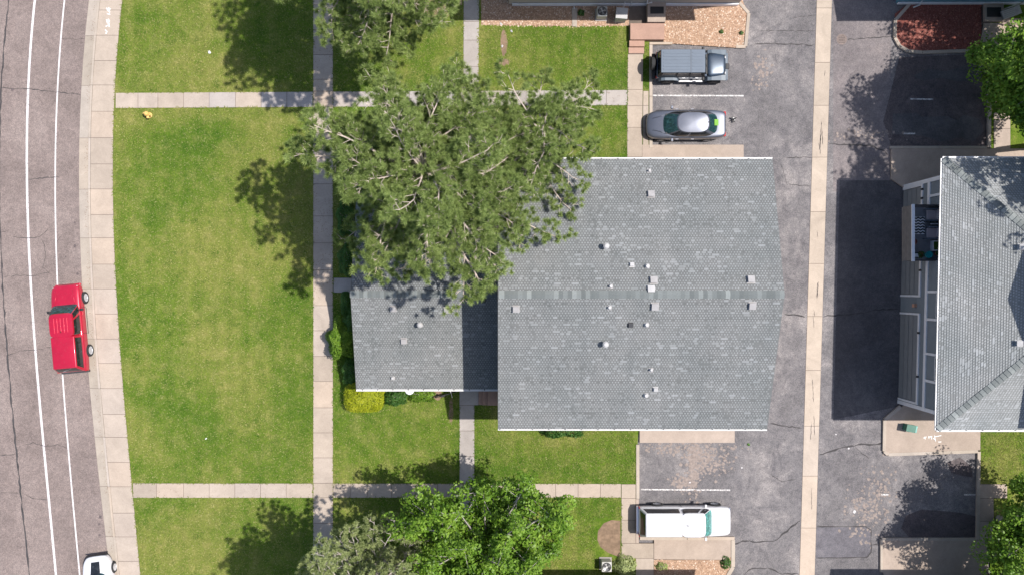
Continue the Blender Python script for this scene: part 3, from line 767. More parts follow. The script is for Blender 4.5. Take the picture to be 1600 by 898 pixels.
# ---------------------------------------------------------------- roofs
def roof_plane(mb, tabs, e0, e1, t0, t1, zbase, course=0.13, pitch=0.155):
    """e0,e1: eave ends; t0,t1: top ends (3D). sawtooth courses plus raised tabs"""
    e0, e1, t0, t1 = map(Vector, (e0, e1, t0, t1))
    n = (e1 - e0).cross(t0 - e0).normalized()
    if n.z < 0: n = -n
    mid0 = (e0 + e1) / 2; mid1 = (t0 + t1) / 2
    u = (e1 - e0).normalized()
    sl_len = abs(((mid1 - mid0) - u * (mid1 - mid0).dot(u)).length)
    N = int(sl_len / course)
    for i in range(N):
        a, b = i / N, (i + 1) / N
        la, ra = e0.lerp(t0, a), e1.lerp(t1, a); lb, rb = e0.lerp(t0, b), e1.lerp(t1, b)
        k = n * 0.016
        mb.add([la, ra, ra + k, la + k, rb + n * 0.001, lb + n * 0.001], [(0, 1, 2, 3), (3, 2, 4, 5)])
        L = (ra - la).length
        pit = pitch; x = (i % 2) * pit * .5 + .02; run = 0
        ph = random.uniform(0, 6)
        while x < L - 0.12:
            w = pit * random.uniform(.42, .58)
            m_ = .35 * math.sin(x * 1.7 + i * .35) + .35 * math.sin(x * .9 - i * .22 + 1.3) + random.gauss(0, 1.0)
            f = .62
            if m_ > 1.75: w = pit * random.choice((1.5, 1.5, 2.5)); f = .88
            elif m_ < -1.5: x += pit; continue
            w = min(w, L - x - 0.02)
            s0, s1 = x / L, (x + w) / L
            kk = n * 0.024
            p0, p1 = la.lerp(ra, s0), la.lerp(ra, s1); q0, q1 = lb.lerp(rb, s0), lb.lerp(rb, s1)
            q0 = p0.lerp(q0, f); q1 = p1.lerp(q1, f)
            tabs.add([p0 + kk, p1 + kk, q1 + n * 0.014, q0 + n * 0.014], [(0, 1, 2, 3)])
            x += pit * max(1, math.ceil(w / pit - .1))

def cap_run(root, a, b, w, rise_l, rise_r, pitch=0.235, seedv=0):
    """overlapping cap shingles from a to b; rise_*: drop of each wing"""
    a, b = Vector(a), Vector(b); d = (b - a); L = d.length; d.normalize()
    side = Vector((-d.y, d.x, 0)).normalized()
    n = int(L / pitch)
    v = []
    for s, dr in ((1, rise_l), (-1, rise_r)):
        v.append(side * s * w + Vector((0, 0, -dr + .008)))
    base = None
    up = Vector((0, 0, 1))
    dv = d * (L / n)
    l, r = v
    vs = [l + up * 0.065, up * 0.075, r + up * 0.065, dv * 1.25 + l + up * 0.022, dv * 1.25 + up * 0.027, dv * 1.25 + r + up * 0.022,
          l + up * 0.01, up * 0.012, r + up * 0.01]
    me = bpy.data.meshes.new('ridge_cap')
    me.from_pydata([tuple(q) for q in vs], [], [(0, 1, 4, 3), (1, 2, 5, 4), (6, 7, 1, 0), (7, 8, 2, 1)])
    finish(me, M['cap'])
    off = Vector((0, 0, 0)); p = root
    while p is not None: off += p.location; p = p.parent
    for i in range(n):
        o = bpy.data.objects.new('ridge_cap', me); COL.objects.link(o); o.parent = root
        o.location = a + dv * i - off

def gutter(root, a, b, out, w=0.08, h=0.10, name='gutter', ticks=0.9):
    a, b, out = Vector(a), Vector(b), Vector(out).normalized()
    d = (b - a).normalized(); mb = MB()
    o2 = out * w
    # open trough : back, bottom, front with rolled lip
    prof = [(0.0, 0.0), (0.0, -h), (w * 0.75, -h), (w, -h * 0.3), (w, 0.012), (w - 0.035, 0.012)]
    vs = [];
    for p in (a, b):
        for ww, hh in prof: vs.append(p + out * ww + Vector((0, 0, hh)))
    n = len(prof)
    mb.add(vs, [(i, i + 1, n + i + 1, n + i) for i in range(n - 1)])
    mb.add([a + out * 0.0 + Vector((0, 0, -0.02)), b + Vector((0, 0, -0.02)), b + out * (w - 0.02) + Vector((0, 0, -0.02)), a + out * (w - 0.02) + Vector((0, 0, -0.02))], [(0, 1, 2, 3)])
    L = (b - a).length; x = 0.3
    while x < L - 0.1:
        c = a + d * x; s = d * 0.03
        mb.add([c - s + Vector((0, 0, 0.014)), c + s + Vector((0, 0, 0.014)), c + s + out * w * 0.55 + Vector((0, 0, 0.016)), c - s + out * w * 0.55 + Vector((0, 0, 0.016))], [(0, 1, 2, 3)], 1)
        x += ticks
    return mb.build(name, [M['white_metal'], M['dark_metal']], root)

def box_vent(root, p, rz, s=0.36, h=0.17, mat='vent_metal', tilt=None):
    Mx = Matrix.Translation(Vector(p)) @ Matrix.Rotation(rz, 4, 'Z') @ (tilt or Matrix.Identity(4))
    mb = MB(); mb.box(-s / 2 - 0.04, s / 2 + 0.04, -s / 2 - 0.04, s / 2 + 0.04, 0.02, 0.035, 0, Mx)
    mb.box(-s / 2 + 0.03, s / 2 - 0.03, -s / 2 + 0.03, s / 2 - 0.03, 0.03, h * 0.7, 1, Mx)
    mb.box(-s / 2, s / 2, -s / 2, s / 2, h * 0.7, h, 0, Mx)
    return mb.build('roof_vent', [M[mat], M['black']], root, bevel=0.012)
def pipe_vent(root, p, r=0.055, h=0.32, cap=False, tilt=None, mat='vent_white'):
    Mx = Matrix.Translation(Vector(p)) @ (tilt or Matrix.Identity(4))
    mb = MB(); mb.box(-0.12, 0.12, -0.13, 0.11, 0.02, 0.033, 2, Mx)
    b = Vector(p)
    mb.lathe(b, [(r * 1.9, 0.0), (r * 1.5, 0.07), (r, 0.12), (r, h), (r * 0.75, h)], 12, 0)
    mb.lathe(b, [(r * 0.74, h - 0.03), (0.001, h - 0.03)], 12, 1, cap=False)
    if cap: mb.lathe(b, [(r * 2.0, h + 0.02), (r * 2.2, h + 0.06), (r * 1.2, h + 0.13), (0.01, h + 0.14)], 12, 0)
    return mb.build('vent_pipe', [M[mat], M['black'], M['vent_metal']], root)

# ---- main building with the grey shingle roof and its low wing
mainb = thing('apartment_building', 'large grey shingled gable roof building with a lower wing under the pine', 'building', (6.8, -0.35, 0))
ZE, ZR = 6.0, 8.33
NWc, NEc = (*P(778, 248.5, ZE), ZE), (*P(1207, 248.5, ZE), ZE)
SWc, SEc = (*P(778, 669.5, ZE), ZE), (*P(1198.5, 670, ZE), ZE)
RW, RE = (*P(778, 460, ZR), ZR), (*P(1226, 460, ZR), ZR)
wallp = [(-0.4, 6.6), (13.7, 6.6), (13.4, -7.3), (-0.4, -7.3)]
mb = MB().prism(wallp, 0, 5.95)
mb.add([(-0.4, 6.6, 5.95), (-0.4, -7.3, 5.95), (-0.4, -0.35, 8.1)], [(0, 1, 2)]); mb.add([(13.6, 6.6, 5.95), (13.4, -7.3, 5.95), (13.5, -0.35, 8.1)], [(0, 1, 2)])
mb.build('wall', M['siding_tan'], mainb)
def slab_roof(name, quads, parent, mat, th=0.16):
    mb = MB()
    for q in quads:
        q = [Vector(c) for c in q]; d = Vector((0, 0, -th))
        vs = [c + Vector((0, 0, -0.002)) for c in q] + [c + d for c in q]; n = len(q)
        mb.add(vs, [tuple(range(n)), tuple(range(2 * n - 1, n - 1, -1))] + [(i, (i + 1) % n, n + (i + 1) % n, n + i) for i in range(n)])
    return mb.build(name, mat, parent)
roof = slab_roof('roof', [[SWc, SEc, RE, RW], [NEc, NWc, RW, RE]], mainb, M['trim'])
mb = MB(); tb = MB()
roof_plane(mb, tb, SWc, SEc, RW, RE, 0); roof_plane(mb, tb, NEc, NWc, RE, RW, 0)
def join_shingles(mb, tb, parent, a, b, name='shingles'):
    for v in (0,): pass
    k = MB(); k.add(mb.v, mb.f, 0); k.add(tb.v, tb.f, 1)
    return tag(k.build(name, [a, b], parent), kind='stuff')
join_shingles(mb, tb, roof, M['shingle'], M['tab'])
cap_run(roof, (RE[0] - 0.02, RE[1], RE[2]), (RW[0] + 0.1, RW[1], RW[2]), 0.21, 0.062, 0.062)
gutter(mainb, (NWc[0], NWc[1] + 0.0, ZE - 0.01), (NEc[0], NEc[1], ZE - 0.01), (0, 1, 0))
gutter(mainb, (SEc[0], SEc[1], ZE - 0.01), (SWc[0], SWc[1], ZE - 0.01), (0, -1, 0))
def rz_main(x, y):
    return ZR - abs(y - RW[1]) * (ZR - ZE) / (NWc[1] - RW[1])
def on_roof(px, py, f):
    z = 6.5
    for _ in range(12): x, y = P(px, py, z); z = f(x, y)
    return (x, y, z)
sl_t = math.atan(0.31)
def tiltf(y, c): return Matrix.Rotation(sl_t if y < c else -sl_t, 4, 'X')
def vset(lst, f, root, c):
    for t, px, py, s in lst:
        p = on_roof(px, py, f); T = tiltf(p[1], c)
        if t == 'b': box_vent(root, p, 0, s, 0.17, tilt=T)
        elif t == 's': box_vent(root, p, 0, s, 0.15, 'vent_white', tilt=T)
        elif t == 'k': box_vent(root, p, 0, s, 0.14, 'dark_metal', tilt=T)
        elif t == 'c': pipe_vent(root, p, 0.075, 0.36, True, T)
        else: pipe_vent(root, p, s, 0.22, False, T)
vset([('b', 1017, 304, 0.34), ('b', 1021, 438, 0.36), ('b', 1173, 437, 0.36), ('b', 1023, 478, 0.36), ('b', 1175, 477, 0.36), ('b', 806, 482, 0.32),
      ('p', 1014, 267, 0.055), ('c', 946, 385, 0), ('s', 987, 414, 0.2), ('p', 1011, 416, 0.085), ('s', 1017, 452, 0.36), ('p', 954, 447, 0.07),
      ('p', 952, 480, 0.07), ('k', 985, 507, 0.22), ('p', 1010, 507, 0.085), ('c', 945, 537, 0), ('p', 1017, 577, 0.06), ('s', 1024, 607, 0.2), ('p', 1009, 617, 0.085)], rz_main, roof, RW[1])
# low wing
ZE2, ZR2 = 2.8, 4.5
WSW = (*P(556.5, 607.5, ZE2), ZE2); WRW = (*P(547.5, 459.5, ZR2), ZR2)
WSE = (-0.42, WSW[1], ZE2); WRE = (-0.42, WRW[1], ZR2)
WNW = (WSW[0], 2 * WRW[1] - WSW[1], ZE2); WNE = (-0.42, WNW[1], ZE2)
MB().prism([(WSW[0] + 0.45, WSW[1] + 0.45), (-0.42, WSW[1] + 0.45), (-0.42, WNW[1] - 0.45), (WSW[0] + 0.45, WNW[1] - 0.45)], 0, 2.75).build('wing_wall', M['siding_tan'], mainb)
mb = MB(); mb.add([(WSW[0] + 0.45, WSW[1] + .45, 2.75), (WSW[0] + 0.45, WNW[1] - .45, 2.75), (WSW[0] + 0.45, WRW[1], 4.3)], [(0, 1, 2)]); mb.build('gable_wall', M['siding_tan'], mainb)
wroof = slab_roof('wing_roof', [[WSW, WSE, WRE, WRW], [WNE, WNW, WRW, WRE]], mainb, M['trim'])
mb = MB(); tb = MB(); roof_plane(mb, tb, WSW, WSE, WRW, WRE, 0); roof_plane(mb, tb, WNE, WNW, WRE, WRW, 0)
join_shingles(mb, tb, wroof, M['shingle'], M['tab'])
cap_run(wroof, (WRE[0], WRE[1], WRE[2]), (WRW[0] + .03, WRW[1], WRW[2]), 0.2, 0.06, 0.06)
gutter(mainb, (WSE[0], WSE[1], ZE2 - .01), (WSW[0], WSW[1], ZE2 - .01), (0, -1, 0), 0.12, 0.1)
gutter(mainb, (WNW[0], WNW[1], ZE2 - .01), (WNE[0], WNE[1], ZE2 - .01), (0, 1, 0), 0.12, 0.1)
rz_wing = lambda x, y: ZR2 - abs(y - WRW[1]) * (ZR2 - ZE2) / (WRW[1] - WSW[1])
vset([('b', 614.5, 482, 0.30), ('b', 698, 484, 0.30), ('b', 631, 532, 0.30), ('c', 657, 507, 0), ('p', 614, 590, 0.07), ('k', 755, 469, 0.2)], rz_wing, wroof, WRW[1])
# small porch light cover seen under the wing gutter
MB().lathe((*P(640, 609, 2.2), 2.2), [(0.02, 0.12), (0.25, 0.08), (0.28, 0.0), (0.2, -0.03)], 14).build('porch_lamp', M['trim'], mainb)

# ---- hipped building on the right
hb = thing('apartment_building', 'grey sided building with hipped shingle roof, garage doors and a balcony at the right edge', 'building', (30, -0.4, 0))
wx = lambda y: 24.31 + 0.0253 * y
Y1, Y0 = 6.30, -7.16
mb = MB().prism([(wx(Y0) + .03, Y0), (44, Y0), (44, Y1), (wx(Y1) + .03, Y1), (wx(4.75) + .03, 4.75), (25.5, 4.75), (25.5, 1.55), (wx(1.55) + .03, 1.55)], 3.0, 5.98)
mb.prism([(wx(Y0) + .03, Y0), (44, Y0), (44, Y1), (wx(Y1) + .03, Y1)], 0, 2.99)
mb.build('wall', M['siding'], hb)
def siding(y0, y1, z0, z1, e=0.19, skip=()):
    mb = MB(); n = int((z1 - z0) / e)
    for i in range(n):
        za, zb = z0 + i * e, z0 + (i + 1) * e
        for s in (skip if skip else [None]):
            pass
        segs = [(y0, y1)]
        for (a, b, c, d) in skip:
            if za < d and zb > c:
                ns = []
                for p, q in segs:
                    if b <= p or a >= q: ns.append((p, q)); continue
                    if a > p: ns.append((p, a))
                    if b < q: ns.append((b, q))
                segs = ns
        for p, q in segs:
            vs = [(wx(p), p, za), (wx(q), q, za), (wx(q) + 0.024, q, zb), (wx(p) + 0.024, p, zb), (wx(p) + .03, p, za), (wx(q) + .03, q, za)]
            mb.add(vs, [(0, 3, 2, 1), (0, 1, 5, 4)])
    return mb
doors = [(4.98, 6.05), (-0.45, 4.45), (-6.85, -1.65)]
sd = siding(Y0, Y1, 0.0, 6.0, skip=[(a, b, -1, 2.25) for a, b in doors] + [(1.55, 4.75, 3.0, 6.1)])
tag(sd.build('siding_boards', M['siding'], hb), kind='stuff')
def wbox(name, y0, y1, z0, z1, d, mat, parent=hb, dd=0.0):
    vs = []
    for z in (z0, z1):
        for y in (y0, y1):
            vs += [(wx(y) - d, y, z), (wx(y) + 0.03 - dd, y, z)]
    mb = MB(); mb.add(vs, [(0, 2, 3, 1), (4, 5, 7, 6), (0, 1, 5, 4), (2, 6, 7, 3), (0, 4, 6, 2), (1, 3, 7, 5)])
    return mb.build(name, M[mat], parent)
for (a, b) in doors:
    gd = wbox('garage_door', a + 0.02, b - 0.02, 0.01, 2.22, -0.01, 'door_grey')
    for i in range(4):
        wbox('panel', a + 0.04, b - 0.04, 0.04 + i * 0.55, 0.53 + i * 0.55, 0.012, 'door_grey', gd, 0.04)
    wbox('trim_board', a - 0.12, b + 0.12, 2.24, 2.42, 0.045, 'trim')
    wbox('trim_board', a - 0.12, a, 0.0, 2.238, 0.043, 'trim'); wbox('trim_board', b, b + 0.12, 0.0, 2.238, 0.043, 'trim')
    # bollard-like shadow gap hardware
    for yy in (a + (b - a) * .3, a + (b - a) * .8): wbox('door_light', yy - .06, yy + .06, 2.30, 2.42, 0.09, 'dark_metal')
wbox('trim_board', Y0, 1.55, 3.0, 3.26, 0.05, 'trim'); wbox('trim_board', 4.75, Y1, 3.0, 3.26, 0.05, 'trim')
wbox('corner_board', Y0 - 0.06, Y0 + 0.15, 0, 5.97, 0.052, 'trim'); wbox('corner_board', Y1 - 0.15, Y1 + 0.08, 0, 5.97, 0.052, 'trim')
for (a, b) in [(-0.32, -1.78), (-3.92, -5.35)]:
    wbox('trim_board', a, a + 0.14, 3.262, 5.95, 0.046, 'trim'); wbox('trim_board', b - .14, b, 3.262, 5.95, 0.046, 'trim')
    w = wbox('window', b + .04, a - .04, 4.25, 5.6, 0.04, 'trim')
    for (c, d) in ((b + .1, (a + b) / 2 - .03), ((a + b) / 2 + .03, a - .1)):
        wbox('pane', c, d, 4.33, 5.52, 0.046, 'glass_win', w)
wbox('trim_board', 5.25, 5.39, 3.262, 5.95, 0.046, 'trim')
# orange wall lantern between the garage doors
wl_ = wbox('wall_lamp', -1.18, -0.98, 1.75, 2.0, 0.16, 'hydrant'); wl_.name = 'wall_lamp'
M['lantern'] = m_simple('lantern_glass', (0.55, 0.30, 0.20), 0.4); wl_.data.materials[0] = M['lantern']
# roof
ec = [(*P(1473, 247.5, ZE), ZE), (*P(1463.5, 671.5, ZE), ZE)]
NW2, SW2 = Vector(ec[0]), Vector(ec[1]); half = (NW2.y - SW2.y) / 2; yc = (NW2.y + SW2.y) / 2
AP = Vector((23.52 + half, yc, ZE + half * 0.31)); FARX = 46
NE2, SE2, RE2 = Vector((FARX, NW2.y + .02, ZE)), Vector((FARX, SW2.y + .02, ZE)), Vector((FARX, yc, AP.z))
hr = slab_roof('roof', [[SW2, SE2, RE2, AP], [NE2, NW2, AP, RE2], [NW2, SW2, AP]], hb, M['trim'])
mb = MB(); tb = MB()
XC = 31.0
def clipx(e, t, x): k = (x - e.x) / (t.x - e.x) if abs(t.x - e.x) > 1e-6 else 0; return e.lerp(t, k)
roof_plane(mb, tb, SW2, SE2.lerp(SW2, (FARX - XC) / (FARX - SW2.x)), AP, RE2.lerp(AP, (FARX - XC) / (FARX - AP.x)), 0)
roof_plane(mb, tb, NE2.lerp(NW2, (FARX - XC) / (FARX - NW2.x)), NW2, RE2.lerp(AP, (FARX - XC) / (FARX - AP.x)), AP, 0)
roof_plane(mb, tb, NW2, SW2, AP, AP + Vector((0, -0.01, 0)), 0)
join_shingles(mb, tb, hr, M['shingle_b'], M['tab_b'])
cap_run(hr, NW2 + Vector((.05, -.05, .0)), AP, 0.19, 0.04, 0.04, 0.26); cap_run(hr, SW2 + Vector((.05, .05, .0)), AP, 0.19, 0.04, 0.04, 0.26)
gutter(hb, (NW2.x, NW2.y, ZE - .01), (FARX, NW2.y, ZE - .01), (0, 1, 0), .1, .1); gutter(hb, (FARX, SW2.y, ZE - .01), (SW2.x, SW2.y, ZE - .01), (0, -1, 0))
gutter(hb, tuple(SW2 + Vector((0, 0, -.01))), tuple(NW2 + Vector((0, 0, -.01))), (-1, 0.02, 0), .1, .1)
rz_h = lambda x, y: ZE + (x - 23.52) * 0.31
for px, py in ((1596, 386), (1592, 536)):
    p = on_roof(px, py, rz_h); box_vent(hr, p, 0, 0.30, 0.24, 'vent_white', Matrix.Rotation(-math.atan(.31), 4, 'Y'))
# taller rear part of the same building, past the photo's edge
UX = 28.85; uz = 11.0
mb = MB().prism([(UX + .4, -7.0), (44, -7.0), (44, 6.2), (UX + .4, 6.2)], 6, 8.2)
mb.add([(UX + .4, -7, 8.2), (UX + .4, 6.2, 8.2), (UX + .4, yc, uz - .2)], [(0, 1, 2)]); mb.build('upper_wall', M['siding'], hb)
slab_roof('upper_roof', [[(UX, -7.6, 8.0), (FARX, -7.6, 8.0), (FARX, yc, uz), (UX, yc, uz)], [(FARX, 6.8, 8.0), (UX, 6.8, 8.0), (UX, yc, uz), (FARX, yc, uz)]], hb, M['shingle_b'])

# ---- balcony
BX0, BX1, BY0, BY1, BZ = 23.02, 25.5, 1.55, 4.72, 3.0
bal = MB(); bal.box(BX0, wx(3) + .03, BY0, BY1, BZ - 0.2, BZ)
bal.box(wx(3) + .031, BX1, BY0, BY1, BZ - 0.05, BZ + .001)
M['parapet'] = m_simple('brown_grey_parapet', (0.17, 0.16, 0.155), 0.8)
M['rug_white'] = m_simple('rug_white', (0.85, 0.85, 0.86), 0.9)
M['deck'] = m_simple('balcony_deck', (0.22, 0.225, 0.245), 0.8, var=0.1)
balo = bal.build('balcony_floor', M['deck'], hb)
for i in range(14):   # deck boards
    y = BY0 + 0.06 + i * (BY1 - BY0 - .1) / 14
    MB().box(BX0 + .05, BX1 - .02, y, y + 0.205, BZ + .002, BZ + 0.022).build('board', M['deck'], balo)
rl = MB(); rl.box(BX0 - .05, BX0 + .12, BY0 - .05, BY1 + .05, BZ + .98, BZ + 1.05)
rl.build('rail', M['trim'], hb); 
MB().box(BX0 + .13, wx(BY0), BY0 - .04, BY0 + .05, BZ + .98, BZ + 1.045).build('rail', M['dark_metal'], hb)
MB().box(BX0 + .13, wx(BY1), BY1 - .05, BY1 + .04, BZ + .98, BZ + 1.045).build('rail', M['dark_metal'], hb)
par = MB().box(BX0, BX0 + .08, BY0, BY1, BZ - .22, BZ + .975).build('parapet', M['parapet'], hb)
for i in range(6): MB().box(BX0 - .018, BX0 - .001, BY0, BY1, BZ - .2 + i * .19, BZ - .03 + i * .19).build('board', M['parapet'], par)
for yy in (BY0, BY1 - .01):
    for i in range(9): MB().box(BX0 + .2 + i * .15, BX0 + .22 + i * .15, yy - .01, yy + .02, BZ, BZ + .98).build('baluster', M['dark_metal'], hb)
MB().box(BX1 - .02, BX1 + .02, 2.6, 4.3, BZ + .05, BZ + 2.1).build('sliding_door', M['glass_win'], hb)
def on_bal(px, py, z): x, y = P(px, py, z); return x, y
# rug
r0 = on_bal(1424.5, 339, 3.03); r1 = on_bal(1445, 366, 3.03)
rug = tag(MB().box(r0[0], r1[0], r1[1], r0[1], BZ + .024, BZ + .036).build('rug', M['rug_white']), 'black and white zigzag rug on the balcony floor', 'rug')
nb = 6; nz = 3; hh = (r0[1] - r1[1]); ww = (r1[0] - r0[0])
for i in range(nb):
    mb = MB(); y = r1[1] + hh * (i + .1) / nb; th = hh / nb * .5; amp = hh / nb * .42
    for j in range(nz * 2):
        xa, xb = r0[0] + ww * j / (nz * 2), r0[0] + ww * (j + 1) / (nz * 2); oa, ob_ = (0, amp) if j % 2 == 0 else (amp, 0)
        mb.prism([(xa, y + oa), (xb, y + ob_), (xb, y + ob_ + th), (xa, y + oa + th)], BZ + .036, BZ + .0375)
    mb.build('zigzag_band', M['black'], rug)
def outdoor_chair(loc, rz, label, cm, group=None):
    t = thing('patio_chair', label, 'chair', loc, rz, group)
    MB().box(-.29, .29, -.28, .28, .36, .44).build('seat', M[cm], t, wc=False, bevel=.03)
    MB().box(.24, .34, -.28, .28, .44, .92).build('backrest', M[cm], t, wc=False, bevel=.03)
    for s in (-1, 1): MB().box(-.28, .3, s * .33 - .035, s * .33 + .035, .58, .63).build('armrest', M['hardtop'], t, wc=False, bevel=.01)
    for sx in (-.27, .27):
        for s in (-1, 1): MB().box(sx - .02, sx + .02, s * .33 - .02, s * .33 + .02, 0, .58).build('leg', M['hardtop'], t, wc=False)
    return t
M['taupe'] = m_simple('taupe_cushion', (0.42, 0.36, 0.37), 0.85, var=.08)
c1 = on_bal(1455, 336, 3.4); c2 = on_bal(1455, 364, 3.4)
outdoor_chair((c1[0], c1[1], BZ + .024), 0, 'taupe cushioned patio chair at the upper end of the balcony', 'taupe')
outdoor_chair((c2[0], c2[1], BZ + .024), 0, 'taupe cushioned patio chair on the balcony nearer the plant pots', 'taupe')
tx = on_bal(1462, 350, 3.6)
t = thing('patio_table', 'dark glass topped table between the two balcony chairs', 'table', (tx[0], tx[1], BZ + .024))
MB().box(-.3, .3, -.22, .22, .48, .52).build('tabletop', M['glass_win'], t, wc=False); MB().box(-.3, .3, -.015, .015, .521, .535).build('rail', M['trim'], t, wc=False)
for sx in (-.25, .25):
    for sy in (-.18, .18): MB().box(sx - .02, sx + .02, sy - .02, sy + .02, 0, .48).build('leg', M['black'], t, wc=False)
px_, py_ = on_bal(1466, 384, 3.3)
t = thing('planter_box', 'white planter box with artificial turf at the lower balcony corner', 'planter', (px_, py_, BZ + .024))
pb = MB()
for a in [(-.32, -.27, -.3, .3), (.27, .32, -.3, .3), (-.27, .27, -.3, -.24), (-.27, .27, .24, .3)]: pb.box(*a, 0, .3)
pb.build('frame', M['trim'], t, wc=False); MB().box(-.27, .27, -.24, .24, .02, .24).build('turf', M['shrub'], t, wc=False)
M['teal'] = m_simple('teal_glaze', (0.02, 0.35, 0.38), 0.35); M['terra'] = m_simple('terracotta', (0.28, 0.10, 0.07), 0.7)
def leaf_ball(V, c, r, n, ls, squash=1.0, up=0.4):
    d = RNG.normal(size=(n, 3)); d /= np.linalg.norm(d, axis=1)[:, None]
    rr = r * RNG.uniform(0.55, 1.05, n) ** 0.5
    p = np.array(c) + d * rr[:, None] * np.array([1, 1, squash])
    nr = d + RNG.normal(size=(n, 3)) * 0.6 + np.array([0, 0, up]); nr /= np.linalg.norm(nr, axis=1)[:, None]
    a = np.cross(nr, RNG.normal(size=(n, 3))); a /= np.linalg.norm(a, axis=1)[:, None]
    b = np.cross(nr, a); s = (ls * RNG.uniform(0.6, 1.3, n))[:, None]
    q = np.stack([p - a * s, p - b * s * 0.55, p + a * s, p + b * s * 0.55], 1)
    V.append(q.reshape(-1, 3))
def pot(px, py, label, mat, leaf=True, r=.17):
    x, y = on_bal(px, py, 3.25); t = thing('plant_pot', label, 'potted plant', (x, y, BZ + .024))
    MB().lathe((0, 0, 0), [(r * .7, 0), (r, .28), (r * 1.08, .3), (r * .95, .31), (r * .9, .26), (.001, .26)], 14).build('pot', M[mat], t, wc=False)
    if leaf:
        V = []; leaf_ball(V, (0, 0, .42), r * 1.2, 90, .06); tri_mesh('foliage', np.concatenate(V), 4, M['shrub'], t, wc=False)
pot(1437, 398, 'bushy green plant in a pot at the balcony corner', 'terra'); pot(1451, 398, 'teal glazed pot between two other pots on the balcony', 'teal', False, .2)
pot(1464, 396, 'small terracotta pot beside the teal pot', 'terra', True, .13); pot(1428, 378, 'dark red pot standing alone below the zigzag rug', 'terra', False, .16)
x, y = on_bal(1428, 399, 3.3); t = thing('storage_box', 'navy and white cooler box in the lower left balcony corner', 'box', (x, y, BZ + .024))
MB().box(-.22, .22, -.16, .16, 0, .34).build('body', M['navy'], t, wc=False, bevel=.02); MB().box(-.02, .24, -.1, .1, .342, .38).build('lid', M['trim'], t, wc=False, bevel=.01)

# ---- neighbouring buildings mostly past the frame
def neighbour(label, x0, x1, y0, y1, inset, sid, shin, trimside):
    t = thing('apartment_building', label, 'building', ((x0 + x1) / 2, (y0 + y1) / 2, 0))
    s = inset
    yw0, yw1 = y0 + s, y1 - s
    MB().prism([(x0 + .4, yw0), (x1 - .5, yw0), (x1 - .5, yw1), (x0 + .4, yw1)], 0, 5.95).build('wall', sid, t)
    mb = MB(); y = (yw0 if trimside < 0 else yw1); k = trimside
    n = 31
    for i in range(n):
        za, zb = i * .19, i * .19 + .19
        mb.add([(x0 + .4, y + k * .03, za), (x1 - .5, y + k * .03, za), (x1 - .5, y + k * .006, zb), (x0 + .4, y + k * .006, zb), (x0 + .4, y, za), (x1 - .5, y, za)], [(0, 1, 2, 3), (0, 1, 5, 4)])
    tag(mb.build('siding_boards', sid, t), kind='stuff')
    yc_ = (y0 + y1) / 2
    r = slab_roof('roof', [[(x0, y0, ZE), (x1, y0, ZE), (x1, yc_, ZR), (x0, yc_, ZR)], [(x1, y1, ZE), (x0, y1, ZE), (x0, yc_, ZR), (x1, yc_, ZR)]], t, M['trim'])
    m2 = MB(); t2 = MB()
    roof_plane(m2, t2, (x0, y0, ZE), (x1, y0, ZE), (x0, yc_, ZR), (x1, yc_, ZR), 0, 0.4, .5); roof_plane(m2, t2, (x1, y1, ZE), (x0, y1, ZE), (x1, yc_, ZR), (x0, yc_, ZR), 0, 0.4, .5)
    join_shingles(m2, t2, r, shin, M['tab'])
    yy = y0 - .06 if trimside < 0 else y1 + .06
    # base skirt board and window band
    return t
nbN = neighbour('tan sided building whose wall foot runs along the top edge', -0.6, 14.6, 17.0, 32.0, 0.65, M['siding_tan'], M['shingle'], -1)
nbS = neighbour('building past the bottom edge, casting its shadow by the air conditioner', -0.6, 14.6, -32.0, -17.2, 0.8, M['siding_tan'], M['shingle'], 1)
nbNE = neighbour('blue sided building at the top right corner', 23.6, 46, 17.0, 32.0, 0.75, M['siding_blue'], M['shingle_b'], -1)
nbSE = neighbour('building past the lower right corner, casting a square shadow', 23.2, 46, -32, -17.2, 0.8, M['siding'], M['shingle_b'], 1)
# kickboards along visible wall feet
MB().box(0.0, 14.05, 17.52, 17.60, 0.12, 0.42).build('base_board', M['trim'], nbN)
MB().box(24.0, 45.4, 17.62, 17.70, 0.10, 0.36).build('base_board', M['trim'], nbNE)
# downspouts lying out over the gravel
def spout(pts, parent, r=0.05): MB().tube([V3(*p) for p in pts], r, 6).build('downspout', M['white_metal'], parent)
spout([(810, -4, .5), (810, 7, .4), (897, 8, .25), (897, 14, .2)], nbN); spout([(1013, -6, 1.0), (1011, 6, .9), (1019, 4, .9)], nbN)
spout([(1427, 12, .2), (1437, 8, .3), (1443, -2, .5)], nbNE)
spout([(975, 10, .3), (978, -3, .8)], nbN, .03); spout([(985, 10, .3), (989, -3, .8)], nbN, .03)
MB().prism([P(*p) for p in [(893, 14), (902, 14), (901, 43), (894, 43)]], ZL, 0.17).build('splash_block', M['kerb'], nbN)

